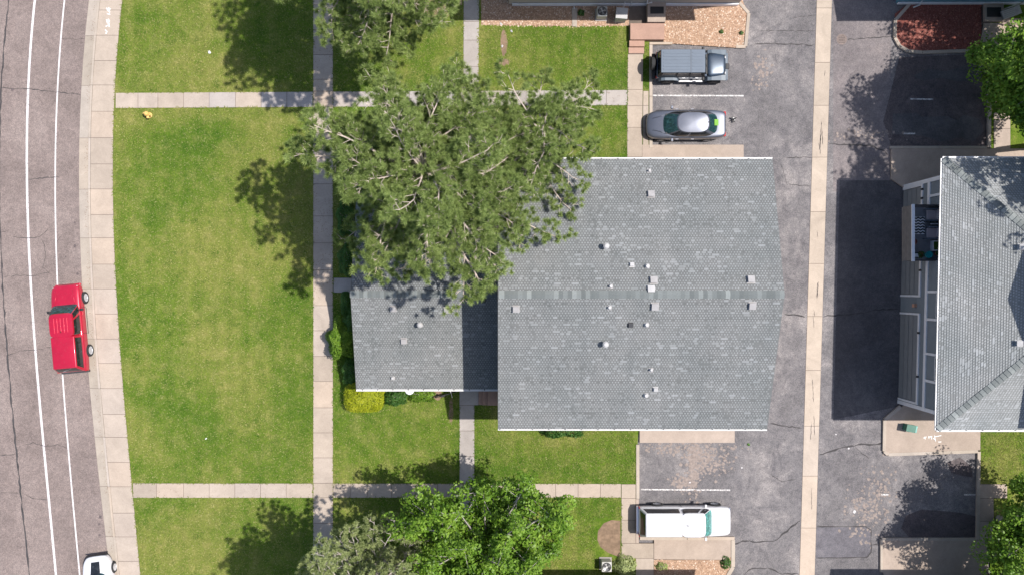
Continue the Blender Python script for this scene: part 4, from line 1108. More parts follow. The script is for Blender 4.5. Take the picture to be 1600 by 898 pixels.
# ---------------------------------------------------------------- yard equipment
def ac_unit(px, py, s, label, rz=0):
    x, y = P(px, py, .8); t = thing('air_conditioner', label, 'air conditioner', (x, y, 0.1), rz)
    MB().box(-s * .62, s * .62, -s * .62, s * .62, 0, .06).build('base_pad', M['concrete_grey'], t, wc=False)
    MB().box(-s / 2, s / 2, -s / 2, s / 2, .061, .72).build('cabinet', M['ac'], t, wc=False, bevel=.04)
    MB().lathe((0, 0, .72), [(s * .44, 0), (s * .44, .03), (s * .40, .03), (s * .40, .005), (.001, .005)], 24, cap=False).build('fan_well', M['black'], t, wc=False)
    g = MB()
    for k in range(4):
        r = s * (.10 + .09 * k); g.tube([(r * math.cos(a * .3927), r * math.sin(a * .3927), .755) for a in range(17)], .008, 4, cap=False)
    g.build('fan_grille', M['steel'], t, wc=False)
    fb = MB()
    for k in range(4):
        a = k * 1.5708; c, s_ = math.cos(a), math.sin(a)
        fb.add([(0, 0, .735), (s * .36 * c, s * .36 * s_, .73), (s * .36 * math.cos(a + .7), s * .36 * math.sin(a + .7), .74)], [(0, 1, 2)])
    fb.build('fan_blades', M['steel'], t, wc=False)
    MB().lathe((0, 0, .728), [(s * .1, 0), (s * .1, .035), (.001, .04)], 12).build('fan_motor', M['ac'], t, wc=False)
ac_unit(941, 18, .62, 'round-fan air conditioner on the gravel left of a pale cabinet'); ac_unit(948, 885, .62, 'air conditioner by the bottom edge beside a flowering shrub')
x, y = P(970, 25, .5)
t = thing('meter_cabinet', 'pale grey utility cabinet standing in the gravel right of the round-fan unit', 'utility cabinet', (x, y, .1), -.08)
MB().box(-.33, .33, -.30, .30, 0, .85).build('cabinet', M['ac'], t, wc=False, bevel=.02); MB().box(-.36, .36, -.33, .33, .852, .89).build('lid', M['vent_white'], t, wc=False, bevel=.01); MB().tube([(.1, .32, .7), (.12, .7, .8)], .02).build('conduit', M['steel'], t, wc=False)
x, y = P(1422, 668, .4)
t = thing('transformer_box', 'small green utility pedestal on the concrete pad', 'utility box', (x, y, .13), -.2)
MB().box(-.34, .20, -.2, .2, 0, .55).build('body', M['box_green'], t, wc=False, bevel=.02); MB().box(.202, .36, -.21, .21, 0, .45).build('hatch', M['box_teal'], t, wc=False, bevel=.02); MB().box(-.36, .21, -.22, .22, .552, .58).build('lid', M['box_green'], t, wc=False)
x, y = P(1580, 20, .5)
t = thing('patio_bench', 'white slatted garden bench by the blue building', 'bench', (x, y, .1), .35)
for i in range(5): MB().box(-.6 + .0, .6, -.26 + i * .11, -.17 + i * .11, .42, .45).build('slat', M['vent_white'], t, wc=False)
for i in range(3): MB().box(-.6, .6, .30, .33, .55 + i * .12, .64 + i * .12).build('slat', M['vent_white'], t, wc=False)
for sx in (-.5, .5):
    MB().box(sx - .03, sx + .03, -.25, .3, .0, .42).build('leg', M['steel'], t, wc=False); MB().box(sx - .03, sx + .03, .27, .3, .42, .95).build('post', M['steel'], t, wc=False)
# hydrant
x, y = P(235, 181); t = thing('fire_hydrant', 'yellow fire hydrant on the lawn near the sidewalk', 'hydrant', (x, y, ZL))
MB().lathe((0, 0, 0), [(.17, 0), (.17, .05), (.11, .07), (.11, .45), (.15, .47), (.15, .52), (.13, .56), (.08, .64), (.03, .68), (.03, .72)], 18).build('barrel', M['hydrant'], t, wc=False, smooth=False)
MB().tube([(-.24, .06, .36), (.24, -.06, .36)], .06, 10).build('nozzle', M['hydrant'], t, wc=False); MB().tube([(0, 0, .34), (.05, -.26, .34)], .085, 12).build('steamer_cap', M['hydrant'], t, wc=False)
MB().box(-.14, .10, -.02, .13, 0, .1).build('flange', M['hydrant'], t, wc=False, bevel=.02)
# manhole
x, y = P(1315, 62); t = thing('manhole_cover', 'round iron manhole cover in the alley asphalt', 'manhole', (x, y, 0.004))
MB().lathe((0, 0, 0), [(.40, 0), (.40, .012), (.36, .014)], 28).build('frame', M['lot_old'], t, wc=False); MB().lathe((0, 0, 0), [(.33, .012), (.33, .019), (.001, .02)], 28).build('cover', M['rust'], t, wc=False)
for i in range(5): MB().box(-.2, .2, -.2 + i * .1 - .012, -.2 + i * .1 + .012, .02, .026).build('tread_bar', M['crack'], t, wc=False)
# small things
def scrap(px, py, r, z, label, mat, name, cat):
    mb = MB(); x, y = P(px, py); n = 8
    for k in range(3):
        c = (x + random.uniform(-r, r) * .5, y + random.uniform(-r, r) * .5)
        mb.lathe((*c, z), [(r * .6, 0), (r * random.uniform(.4, .7), r * .3), (r * .15, r * .5)], n)
    o = mb.build(name, M[mat]); tag(o, label, cat); return o
scrap(329, 82.5, .12, ZL, 'white scrap of litter on the upper left lawn', 'white_metal', 'litter', 'litter')
scrap(783, 39, .09, ZL, 'pale stone at the gravel edge, uppermost of three beside the grey footpath', 'vent_white', 'stone', 'stone'); scrap(799, 50, .09, ZL, 'pale stone on the lawn, rightmost of three near the gravel strip', 'vent_white', 'stone', 'stone'); scrap(785, 73, .1, ZL, 'pale stone on the bare worn patch, lowest of three', 'vent_white', 'stone', 'stone')
scrap(1170, 694, .12, 0.0, 'tuft of green weed growing in the lot below the roof corner', 'shrub', 'weed', 'weed'); scrap(323, 684, .06, ZL, 'tiny white scrap low on the big lawn', 'white_metal', 'litter', 'litter')
t = thing('bird', 'black and white magpie on the asphalt behind the grey sedan', 'bird', (*P(1146, 187), 0.01), .5)
def skinned(name, pts, edges, radii, mat, parent, sub=1):
    me = bpy.data.meshes.new(name); me.from_pydata(pts, edges, []); me.materials.append(mat)
    o = link(name, me, parent, False); m = o.modifiers.new('skin', 'SKIN'); m.use_smooth_shade = True
    for i, r in enumerate(radii): me.skin_vertices[0].data[i].radius = (r, r)
    me.skin_vertices[0].data[0].use_root = True
    s = o.modifiers.new('s', 'SUBSURF'); s.levels = sub; s.render_levels = sub; return o
skinned('body', [(0, 0, .13), (.08, 0, .16), (.13, 0, .2), (.18, 0, .2), (-.09, 0, .12), (-.3, 0, .09)], [(0, 1), (1, 2), (2, 3), (0, 4), (4, 5)], [.055, .045, .03, .008, .035, .015], M['black'], t)
for s in (-1, 1):
    MB().add([(.05, s * .04, .17), (-.04, s * .19, .18), (-.16, s * .16, .17), (-.08, s * .04, .16)], [(0, 1, 2, 3)]).build('wing', M['black'], t, wc=False)
    MB().add([(.05, s * .045, .176), (0, s * .12, .184), (-.06, s * .10, .183), (-.03, s * .045, .172)], [(0, 1, 2, 3)]).build('wing_patch', M['vent_white'], t, wc=False)
    MB().tube([(0, s * .02, .1), (.01, s * .025, 0)], .006, 5).build('leg', M['black'], t, wc=False)
# cable on the lower lawn near steps : dark bike-like frame by the low wing
t = thing('bicycle', 'dark bicycle leaning by the low wing under its gutter', 'bicycle', (*P(700, 613), ZL), .3)
for sx in (-.5, .5):
    w = MB().tube([(sx + .31 * math.cos(a * .3927), 0, .33 + .31 * math.sin(a * .3927)) for a in range(17)], .022, 6, cap=False).build('wheel', M['tyre'], t, wc=False)
fr = MB()
for a, b in [((-.5, 0, .33), (-.15, 0, .32)), ((-.15, 0, .32), (-.25, 0, .85)), ((-.25, 0, .75), (.3, 0, .8)), ((.3, 0, .8), (-.15, 0, .32)), ((.3, 0, .95), (.5, 0, .33)), ((-.5, 0, .33), (-.25, 0, .75))]: fr.tube([a, b], .02, 6)
fr.build('frame', M['dark_metal'], t, wc=False); MB().tube([(.28, -.27, .98), (.3, 0, .96), (.28, .27, .98)], .016, 6).build('handlebar', M['steel'], t, wc=False); MB().box(-.38, -.14, -.06, .06, .85, .89).build('saddle', M['black'], t, wc=False, bevel=.02)

# ---------------------------------------------------------------- vehicles
def bake(o):
    dg = bpy.context.evaluated_depsgraph_get(); me = bpy.data.meshes.new_from_object(o.evaluated_get(dg))
    o.modifiers.clear(); old = o.data; nm = old.name; o.data = me; bpy.data.meshes.remove(old); me.name = nm
def loft(secs, name, mat, parent, sub=2):
    """secs: list of (x, [(y,z)...]) half sections bottom centre -> top centre"""
    n = len(secs[0][1]); vs = []; fs = []
    full = []
    for x, s in secs:
        ring = [(x, y, z) for y, z in s] + [(x, -y, z) for y, z in s[-2:0:-1]]
        full.append(ring)
    m = len(full[0]); vs = [v for r in full for v in r]
    for i in range(len(full) - 1):
        for j in range(m): fs.append((i * m + j, i * m + (j + 1) % m, (i + 1) * m + (j + 1) % m, (i + 1) * m + j))
    fs.append(tuple(range(m - 1, -1, -1))); fs.append(tuple((len(full) - 1) * m + j for j in range(m)))
    o = obj(name, vs, fs, mat, parent, True, False)
    bm = bmesh.new(); bm.from_mesh(o.data); bmesh.ops.recalc_face_normals(bm, faces=bm.faces); bm.to_mesh(o.data); bm.free()
    md = o.modifiers.new('s', 'SUBSURF'); md.levels = sub; md.render_levels = sub
    return o
def cut_wheels(o, xs, w, r, zc):
    cs = []
    for x in xs:
        for s in (-1, 1):
            c = MB().lathe((x, s * (w - .16), zc), [(r, -.2), (r, .3)] if s > 0 else [(r, -.3), (r, .2)], 28, axis='y').build('c', M['black'], o.parent, wc=False)
            bm = bmesh.new(); bm.from_mesh(c.data); bmesh.ops.recalc_face_normals(bm, faces=bm.faces); bm.to_mesh(c.data); bm.free()
            md = o.modifiers.new('b', 'BOOLEAN'); md.operation = 'DIFFERENCE'; md.object = c; md.solver = 'EXACT'; cs.append(c)
    bpy.context.view_layer.update(); bake(o)
    for c in cs: bpy.data.objects.remove(c, do_unlink=True)
    o.data.polygons.foreach_set('use_smooth', [True] * len(o.data.polygons))
    md = o.modifiers.new('es', 'EDGE_SPLIT'); md.split_angle = math.radians(38)
def wheel(t, x, y, r, w=.22, rim='rim', name='wheel'):
    s = 1 if y > 0 else -1
    k = MB().lathe((x, y, r), [(r * .66, -w / 2), (r * .93, -w / 2), (r, -w / 2 + .03), (r, w / 2 - .03), (r * .93, w / 2), (r * .66, w / 2)], 26, axis='y', cap=False).build(name, M['tyre'], t, wc=False)
    rm = MB(); rm.lathe((x, y, r), [(r * .68, s * w * .47), (r * .62, s * w * .46), (r * .58, s * w * .36), (.001, s * w * .40)], 24, axis='y', cap=False)
    for i in range(6):
        a = i * math.pi / 3; c, d = math.cos(a), math.sin(a); hx, hz = -d * .03, c * .03
        rr = r * .62; yo = y + s * w * .43
        rm.add([(x + hx, yo, r + hz), (x - hx, yo, r - hz), (x - hx * 1.3 + c * rr, yo + s * .01, r - hz * 1.3 + d * rr), (x + hx * 1.3 + c * rr, yo + s * .01, r + hz * 1.3 + d * rr)], [(0, 1, 2, 3)])
    rm.lathe((x, y + s * w * .3, r), [(.06, 0), (.06, s * .03), (.001, s * .03)], 10, axis='y')
    rm.build('rim', M[rim], k, wc=False)
def sect(w, zb, zs, zt, crown=.03, shoulder=.9):
    return [(0, zb), (w * .80, zb), (w * .96, zb + .08), (w, zb + (zs - zb) * .45), (w * .985, zs), (w * shoulder, zt), (w * .5, zt + crown * .8), (0, zt + crown)]
def mirror(t, x, y, z, mat):
    s = 1 if y > 0 else -1
    MB().box(x - .07, x + .07, min(y, y + s * .2), max(y, y + s * .2), z - .07, z + .09).build('wing_mirror', M[mat], t, wc=False, bevel=.03)
def cabin(t, xb0, xr0, xr1, xb1, wb, wr, zb, zr, paint, gf, gs, gr, bulge=.04, sidesplit=(0.5,), pill=.09, name='cabin', rear_in=.1):
    """greenhouse: xb0 windscreen foot, xr0 roof front, xr1 roof rear, xb1 rear foot (x forward positive)"""
    A = lambda s: Vector((xb0, s * wb, zb)); B = lambda s: Vector((xr0, s * wr, zr)); C = lambda s: Vector((xr1, s * wr, zr)); D = lambda s: Vector((xb1, s * wb, zb))
    mb = MB()
    vs = [A(1), A(-1), B(1), B(-1), C(1), C(-1), D(1), D(-1)]
    mb.add(vs, [(0, 2, 3, 1), (2, 4, 5, 3), (4, 6, 7, 5), (0, 6, 4, 2), (1, 3, 5, 7)])
    o = mb.build(name, M[paint], t, wc=False, bevel=.05, bseg=3, smooth=True)
    rp = MB(); e = .03
    rp.patch((xr1 + e, wr - e, zr + .004), (xr1 + e, -wr + e, zr + .004), (xr0 - e, -wr + e, zr + .004), (xr0 - e, wr - e, zr + .004), 8, 8, bulge)
    rp2 = rp.build('roof_panel', M[paint], t, wc=False, smooth=True)
    def quad(c, iu0, iu1, iv0, iv1, off, mat, nm, parent=t, bl=.012):
        c = [Vector(q) for q in c]
        f = lambda u, v: c[0] * (1 - u) * (1 - v) + c[1] * u * (1 - v) + c[2] * u * v + c[3] * (1 - u) * v
        n = (c[1] - c[0]).cross(c[3] - c[0]).normalized(); 
        cen = Vector((0, 0, (zb + zr) / 2)) + Vector(((xb0 + xb1) / 2, 0, 0))
        if n.dot(f(.5, .5) - cen) < 0: n = -n; flip = True
        else: flip = False
        q = [f(iu0, iv0) + n * off, f(iu1, iv0) + n * off, f(iu1, iv1) + n * off, f(iu0, iv1) + n * off]
        if flip: q = [q[1], q[0], q[3], q[2]]
        return MB().patch(*q, 8, 5, bl).build(nm, M[mat], parent, wc=False, smooth=True)
    if gf: quad([A(1), A(-1), B(-1), B(1)], .06, .94, .04, .94, .008, gf, 'windscreen', bl=.03)
    if gr: quad([D(-1), D(1), C(1), C(-1)], .07, .93, .08, .90, .008, gr, 'rear_window', bl=.02)
    if gs:
        for s in (1, -1):
            edges = [0.06] + list(sidesplit) + [0.94]
            for i, (a, b) in enumerate(zip(edges[:-1], edges[1:])):
                if i: a += .02
                if i < len(edges) - 2: b -= .02
                quad([A(s), D(s), C(s), B(s)], a, b, .14, .88, .007, gs, 'side_window', bl=.004)
    return o

def greenhouse(t, base, roofr, zb, zr, paint, nb=4.0, nr=4.5, ws=(.0, .74), sides=((.86, 1.45), (1.50, 2.1)), rear=.60, dome=.05, rakez=0.0, gf='glass', gs='glass_dark', gr='glass'):
    """rounded greenhouse; base/roofr = (centre x, half length, half width); angles measured from the nose"""
    def pt(c, a, w, th, n, z):
        C, S = math.cos(th), math.sin(th)
        return Vector((c + a * math.copysign(abs(C) ** (2 / n), C), w * math.copysign(abs(S) ** (2 / n), S), z))
    def P3(th, v, off=0.0):
        p = pt(*base, th, nb, zb); q = pt(*roofr, th, nr, zr)
        r_ = p.lerp(q, v); out = Vector((math.cos(th), math.sin(th) * 1.2, .35)).normalized()
        return r_ + out * (off + .035 * math.sin(math.pi * v))
    def band(a0, a1, v0, v1, off, mat, nm, n=None):
        n = n or max(2, int(abs(a1 - a0) / .06)); mb = MB(); vs = []; nv = 5
        for j in range(nv + 1):
            for i in range(n + 1): vs.append(P3(a0 + (a1 - a0) * i / n, v0 + (v1 - v0) * j / nv, off))
        mb.add(vs, [(j * (n + 1) + i, j * (n + 1) + i + 1, (j + 1) * (n + 1) + i + 1, (j + 1) * (n + 1) + i) for j in range(nv) for i in range(n)])
        return mb.build(nm, M[mat], t, wc=False, smooth=True)
    band(0, 2 * math.pi, 0, 1, 0, paint, 'cabin', 96)
    mb = MB(); vs = []; N = 64; K = 7
    for k in range(K + 1):
        f = 1 - k / (K + .001)
        for i in range(N):
            p = pt(roofr[0], roofr[1] * f, roofr[2] * f, 2 * math.pi * i / N, nr, zr + dome * (1 - f * f)); vs.append(p)
    fs = [(k * N + i, k * N + (i + 1) % N, (k + 1) * N + (i + 1) % N, (k + 1) * N + i) for k in range(K) for i in range(N)]
    fs.append(tuple(K * N + i for i in range(N))); mb.add(vs, fs).build('roof_panel', M[paint], t, wc=False, smooth=True)
    if gf: band(-ws[1], ws[1], .02, .93, .012, gf, 'windscreen')
    if gr: band(math.pi - rear, math.pi + rear, .06, .90, .012, gr, 'rear_window')
    if gs:
        for s_ in (1, -1):
            for a0, a1 in sides: band(s_ * a0, s_ * a1, .14, .88, .010, gs, 'side_window')
def pickup(label, loc, rz, paint, ribs, wind, L=5.45, capmat=None):
    t = thing('pickup_truck', label, 'pickup truck', loc, rz)
    h = L / 2; w = .93
    secs = [(h, [(0, .42), (.55, .42), (.66, .46), (.70, .6), (.68, .78), (.60, .84), (.3, .86), (0, .87)]),
            (h - .07, sect(.83, .36, .78, .90)), (h - .4, sect(.92, .34, .86, 1.0)), (h - 1.2, sect(w, .34, .94, 1.06)), (h - 1.5, sect(w, .34, .96, 1.08, .02)),
            (0.1, sect(w, .34, .96, 1.06, .0)), (-h + 1.2, sect(w, .36, .96, 1.06, .0)), (-h + .15, sect(w * .99, .40, .96, 1.06, 0)), (-h + .04, sect(w * .97, .42, .95, 1.04, 0)), (-h, sect(w * .94, .48, .9, 1.0, 0))]
    b = loft(secs, 'body', M[paint], t); xf, xr = h - .88, -h + 1.2
    cut_wheels(b, (xf, xr), w, .43, .38)
    for x in (xf, xr):
        for s in (1, -1): wheel(t, x, s * (w - .08), .38, .24)
    greenhouse(t, (h - 2.18, .98, .85), (h - 2.47, .69, .71), 1.02, 1.70, paint, 7, 6, (.0, .74), ((.86, 1.46), (1.54, 2.25)), .5, .04, gf=wind, gr='glass_dark')
    capm = capmat or paint
    cabin(t, h - 3.13, h - 3.14, -h + .30, -h + .03, .86, .70, 1.03, 1.70, capm, None, 'glass_dark', 'glass_dark', .035, (), name='bed_cap')
    if ribs:
        for i in range(5): MB().box(h - 2.9, h - 2.0, -.42 + i * .2, -.34 + i * .2, 1.722, 1.752).build('roof_rib', M[paint], t, wc=False, bevel=.012)
    for s in (1, -1):
        mirror(t, h - 1.6, s * .90, 1.08, 'black' if ribs else paint)
        MB().patch((h - .03, s * .46, .66), (h - .03, s * .72, .66), (h - .1, s * .76, .84), (h - .1, s * .50, .86), 2, 2, .0).build('headlight', M['lamp_clear'], t, wc=False)
        MB().box(h - .26, h - .10, s * .62 - .14, s * .62 + .14, .76, .886).build('headlight_housing', M['lamp_clear'], t, wc=False, bevel=.02)
        MB().box(-h - .01, -h + .05, s * .84 - .06, s * .84 + .06, .6, .95).build('taillight', M['lamp_red'], t, wc=False, bevel=.01)
        MB().box(h - 1.9, h - 1.72, s * .95 - .015, s * .95 + .015, .88, .92).build('door_handle', M['chrome' if not ribs else paint], t, wc=False)
        for xx in (h - 1.46, h - 3.06): MB().box(xx - .008, xx + .008, s * .932 - .006, s * .932 + .006, .44, 1.0).build('door_gap', M['black'], t, wc=False)
        MB().box(h - 3.1, h - 1.5, s * .938 - .004, s * .938 + .004, .40, .44).build('sill_trim', M['black'], t, wc=False)
    MB().box(h - .12, h + .05, -.78, .78, .40, .58).build('front_bumper', M[paint if ribs else 'chrome'], t, wc=False, bevel=.04)
    MB().box(h - .04, h + .012, -.44, .44, .62, .80).build('grille', M['black'], t, wc=False, bevel=.02)
    MB().box(-h - .12, -h + .04, -.86, .86, .42, .60).build('rear_bumper', M['dark_metal' if ribs else 'chrome'], t, wc=False, bevel=.03)
    MB().box(h - 1.34, h - 1.26, -.66, .66, 1.065, 1.09).build('wiper_cowl', M['black'], t, wc=False, bevel=.01)
    MB().tube([(h - 2.9, .0, 1.74), (h - 2.78, 0, 1.80)], .02, 6).build('antenna', M['black'], t, wc=False)
    for s in (1, -1):
        MB().tube([(h - .35, s * .5, .985), (h - .8, s * .56, 1.045), (h - 1.2, s * .62, 1.07)], .018, 6).build('hood_crease', M[paint], t, wc=False, smooth=True)
    return t
pickup('red pickup truck with ribbed cab roof and matching bed cap, parked at the street kerb', (-27.22, -2.5, 0), math.radians(95.2), 'red', True, 'glass', 5.35)
pickup('white pickup truck with a white bed cap in the lower parking stall', (10.62, -14.35, 0), 0.0, 'white_car', False, 'glass_teal', 5.65)

def sedan(label, loc, rz, paint, stripe=False, L=4.85, name='sedan_car'):
    t = thing(name, label, 'car', loc, rz); h = L / 2; w = .91
    secs = [(h, [(0, .32), (.35, .32), (.42, .36), (.46, .48), (.43, .58), (.38, .62), (.2, .64), (0, .65)]),
            (h - .08, sect(.66, .26, .58, .68, .02)), (h - .28, sect(.80, .24, .64, .75, .02)), (h - .6, sect(.885, .22, .72, .82, .03)), (h - 1.2, sect(w, .22, .80, .92, .03)), (h - 1.5, sect(w, .22, .84, .95, .02)),
            (0, sect(w, .22, .88, .96, 0)), (-h + 1.2, sect(w, .22, .90, 1.0, .0)), (-h + .55, sect(w * .97, .24, .90, 1.02, .01)), (-h + .15, sect(w * .88, .28, .86, 1.0, .01)), (-h + .03, sect(w * .78, .34, .8, .94, 0)), (-h, sect(w * .7, .42, .72, .86, 0))]
    b = loft(secs, 'body', M[paint], t); xf, xr = h - .92, -h + 1.05
    cut_wheels(b, (xf, xr), w, .37, .33)
    for x in (xf, xr):
        for s in (1, -1): wheel(t, x, s * (w - .09), .33, .2)
    greenhouse(t, (-.28, 1.72, .80), (-.30, .92, .60), .90, 1.40, paint, 3.6, 3.2, (.0, .66), ((.80, 1.50), (1.55, 2.22)), .62, .06)
    if not stripe:
        MB().box(-h + .55, -h + .80, -.22, .16, 1.20, 1.22).build('parcel_shelf_cloth', M['neon'], t, wc=False, bevel=.01).rotation_euler = (0, 0, 0)
    for s in (1, -1):
        mirror(t, h - 1.5, s * .90, .98, paint)
        MB().patch((h - .12, s * .42, .585), (h - .30, s * .78, .60), (h - .62, s * .82, .755), (h - .45, s * .56, .76), 3, 3, s * .01).build('headlight', M['lamp_clear'], t, wc=False)
        MB().box(-h + .02, -h + .16, s * .62 - .14, s * .62 + .14, .72, .93).build('taillight', M['lamp_red'], t, wc=False, bevel=.02)
        for xx in (.5, -.45): MB().box(xx, xx + .18, s * .925 - .015, s * .925 + .015, .84, .87).build('door_handle', M['chrome'], t, wc=False)
        MB().tube([(h - .35, s * .36, .775), (h - .8, s * .46, .90), (h - 1.15, s * .60, .955)], .02, 6).build('hood_crease', M[paint], t, wc=False, smooth=True)
    MB().box(h - .16, h - .0, -.6, .6, .34, .46).build('grille', M['black'], t, wc=False, bevel=.02)
    MB().box(h - 1.24, h - 1.14, -.62, .62, .945, .965).build('wiper_cowl', M['black'], t, wc=False, bevel=.008)
    MB().add([(-h + 1.25, -.02, 1.478), (-h + 1.25, .02, 1.478), (-h + 1.12, 0, 1.56), (-h + 1.08, 0, 1.47)], [(0, 1, 2), (0, 2, 3), (1, 3, 2)]).build('antenna', M['black'], t, wc=False)
    if stripe:
        MB().patch((h - 1.15, .30, .985), (h - 1.15, -.30, .985), (h - .32, -.26, .795), (h - .32, .26, .795), 4, 6, .03).build('hood_stripe', M['glass_dark'], t, wc=False, smooth=True)
        MB().box(h - .04, h + .05, -.66, .66, .38, .60).build('front_bumper', M['black'], t, wc=False, bevel=.03)
    return t
sedan('silver grey sedan parked nose to the kerb beside the faded stall line', (10.72, 10.02, 0), math.pi, 'silver')
sedan('white car with a dark hood stripe entering the frame at the bottom left', (-25.35, -18.95, 0), math.radians(98), 'white_car', True)

def jeep(label, loc, rz):
    t = thing('off_road_vehicle', label, 'off-roader', loc, rz); h = 2.12
    # tub
    b = MB(); b.box(-h, .75, -.78, .78, .48, 1.08); b.box(.75, .95, -.74, .74, .48, 1.10)
    b.build('tub', M['navy'], t, wc=False, bevel=.05, bseg=3)
    # hood
    secs = [(.90, [(0, .7), (.5, .7), (.66, .72), (.68, .9), (.66, 1.06), (.58, 1.13), (.3, 1.16), (0, 1.17)]), (1.3, [(0, .7), (.5, .7), (.62, .72), (.64, .9), (.62, 1.05), (.55, 1.12), (.3, 1.15), (0, 1.16)]),
            (1.95, [(0, .62), (.5, .62), (.56, .66), (.57, .85), (.55, 1.0), (.48, 1.06), (.25, 1.09), (0, 1.10)]), (2.08, [(0, .6), (.48, .6), (.53, .64), (.54, .85), (.52, .98), (.45, 1.03), (.25, 1.05), (0, 1.06)])]
    secs = [(x, [(y * 1.17, z) for y, z in q]) for x, q in secs]
    loft(secs, 'hood', M['navy'], t, 2)
    MB().box(2.06, 2.11, -.42, .42, .62, .98).build('grille', M['navy'], t, wc=False, bevel=.02)
    for i in range(7): MB().box(2.105, 2.12, -.33 + i * .10 - .025, -.33 + i * .1 + .025, .68, .94).build('grille_slot', M['black'], t, wc=False)
    for s in (1, -1):
        MB().tube([(2.08, s * .47, .86), (2.13, s * .47, .86)], .09, 14).build('headlight', M['lamp_clear'], t, wc=False)
        # wide front fender
        f = MB(); prof = [(2.20, .86), (2.12, .97), (1.85, 1.0), (1.25, 1.0), (1.02, .93), (.90, .72)]
        y0, y1 = s * .62, s * .94
        for (a, za), (c, zc) in zip(prof[:-1], prof[1:]):
            f.add([(a, y0, za), (a, y1, za - .02), (c, y1, zc - .02), (c, y0, zc), (a, y0, za - .05), (a, y1, za - .09), (c, y1, zc - .09), (c, y0, zc - .05)], [(0, 1, 2, 3), (1, 5, 6, 2), (4, 7, 6, 5), (0, 4, 5, 1), (3, 2, 6, 7)])
        f.build('front_fender', M['flare'], t, wc=False)
        f = MB(); prof = [(-.72, .70), (-.86, .92), (-1.1, .99), (-1.6, .99), (-1.82, .92), (-1.95, .72)]; y0, y1 = s * .76, s * .94
        for (a, za), (c, zc) in zip(prof[:-1], prof[1:]):
            f.add([(a, y0, za), (a, y1, za - .02), (c, y1, zc - .02), (c, y0, zc), (a, y1, za - .09), (c, y1, zc - .09)], [(0, 1, 2, 3), (1, 4, 5, 2)])
        f.build('rear_fender', M['flare'], t, wc=False)
        wheel(t, 1.52, s * .82, .40, .26, 'dark_metal'); wheel(t, -1.35, s * .82, .40, .26, 'dark_metal')
        MB().box(-.68, .86, s * .86 - .07, s * .86 + .07, .42, .50).build('side_step', M['steel'], t, wc=False, bevel=.02)
        for xx in (.35, -.45): MB().box(xx - .1, xx + .08, s * .80 - .02, s * .80 + .02, .92, .97).build('door_handle', M['steel'], t, wc=False)
        for xx in (.72, -.1, -.82): MB().box(xx, xx + .02, s * .783 - .006, s * .783 + .006, .52, 1.06).build('door_gap', M['black'], t, wc=False)
        MB().box(.60, .74, s * .92 - .1, s * .92 + .1, 1.12, 1.30).build('wing_mirror', M['black'], t, wc=False, bevel=.03)
        MB().box(-h - .02, -h + .05, s * .72 - .06, s * .72 + .06, .78, .98).build('taillight', M['lamp_red'], t, wc=False)
    # top
    cabin(t, .82, .62, -1.98, -2.08, .76, .68, 1.08, 1.78, 'black', 'glass', 'glass_dark', 'glass_dark', .0, (.33, .62), name='window_frame')
    rt = MB(); rt.box(-2.0, .66, -.70, .70, 1.785, 1.84); rt.build('hardtop', M['hardtop'], t, wc=False, bevel=.03, bseg=3)
    for i in range(6): MB().box(-1.88, -.25, -.55 + i * .2, -.44 + i * .2, 1.841, 1.858).build('roof_rib', M['hardtop'], t, wc=False, bevel=.008)
    MB().box(-.215, -.195, -.68, .68, 1.8405, 1.846).build('panel_gap', M['black'], t, wc=False)
    for i in range(6): MB().box(-.12, .52, -.55 + i * .2, -.46 + i * .2, 1.841, 1.852).build('roof_rib', M['hardtop'], t, wc=False, bevel=.006)
    # spare, bumpers
    sp = MB().lathe((0, 0, 0), [(.20, -.12), (.36, -.12), (.39, -.08), (.39, .10), (.35, .13), (.20, .13)], 26, axis='y'); 
    o = sp.build('spare_wheel', M['tyre'], t, wc=False); o.rotation_euler = (0, 0, math.pi / 2); o.location = (-h - .24, .08, 1.0)
    o2 = MB().lathe((0, 0, 0), [(.205, .12), (.19, .08), (.001, .08)], 20, axis='y', cap=False).build('rim', M['dark_metal'], o, wc=False)
    MB().box(-h - .22, -h, -.80, .80, .46, .64).build('rear_bumper', M['black'], t, wc=False, bevel=.04)
    MB().box(2.12, 2.34, -.84, .84, .48, .66).build('front_bumper', M['flare'], t, wc=False, bevel=.05)
    MB().box(2.2, 2.42, -.18, .18, .62, .70).build('winch', M['black'], t, wc=False, bevel=.02)
    MB().box(.84, .95, -.6, .6, 1.155, 1.175).build('wiper_cowl', M['black'], t, wc=False, bevel=.01)
    for s in (-.2, .25): MB().tube([(.93, s, 1.19), (.84, s + .28, 1.24)], .012, 5).build('wiper', M['black'], t, wc=False)
    return t
jeep('dark blue off-roader with grey ribbed hardtop and rear spare wheel in the upper parking stall', (10.98, 13.62, 0), 0.0)

# ---------------------------------------------------------------- trees
def tuft_mesh(C, Dv, per, ln, wd, up=.25, jit=0.03):
    """needle triangles around each centre C with axis Dv"""
    n = len(C); C = np.repeat(C, per, 0); Dv = np.repeat(Dv, per, 0)
    d = RNG.normal(size=C.shape); d /= np.linalg.norm(d, axis=1)[:, None]; d += Dv * 1.0 + np.array([0, 0, up]); d /= np.linalg.norm(d, axis=1)[:, None]
    l = RNG.uniform(ln * .65, ln * 1.15, len(C))[:, None]
    s = np.cross(d, RNG.normal(size=C.shape)); s /= np.linalg.norm(s, axis=1)[:, None]
    b = C + RNG.normal(size=C.shape) * jit
    return np.stack([b - s * wd * .5 + d * l * .08, b + s * wd * .5 + d * l * .08, b + d * l], 1).reshape(-1, 3)

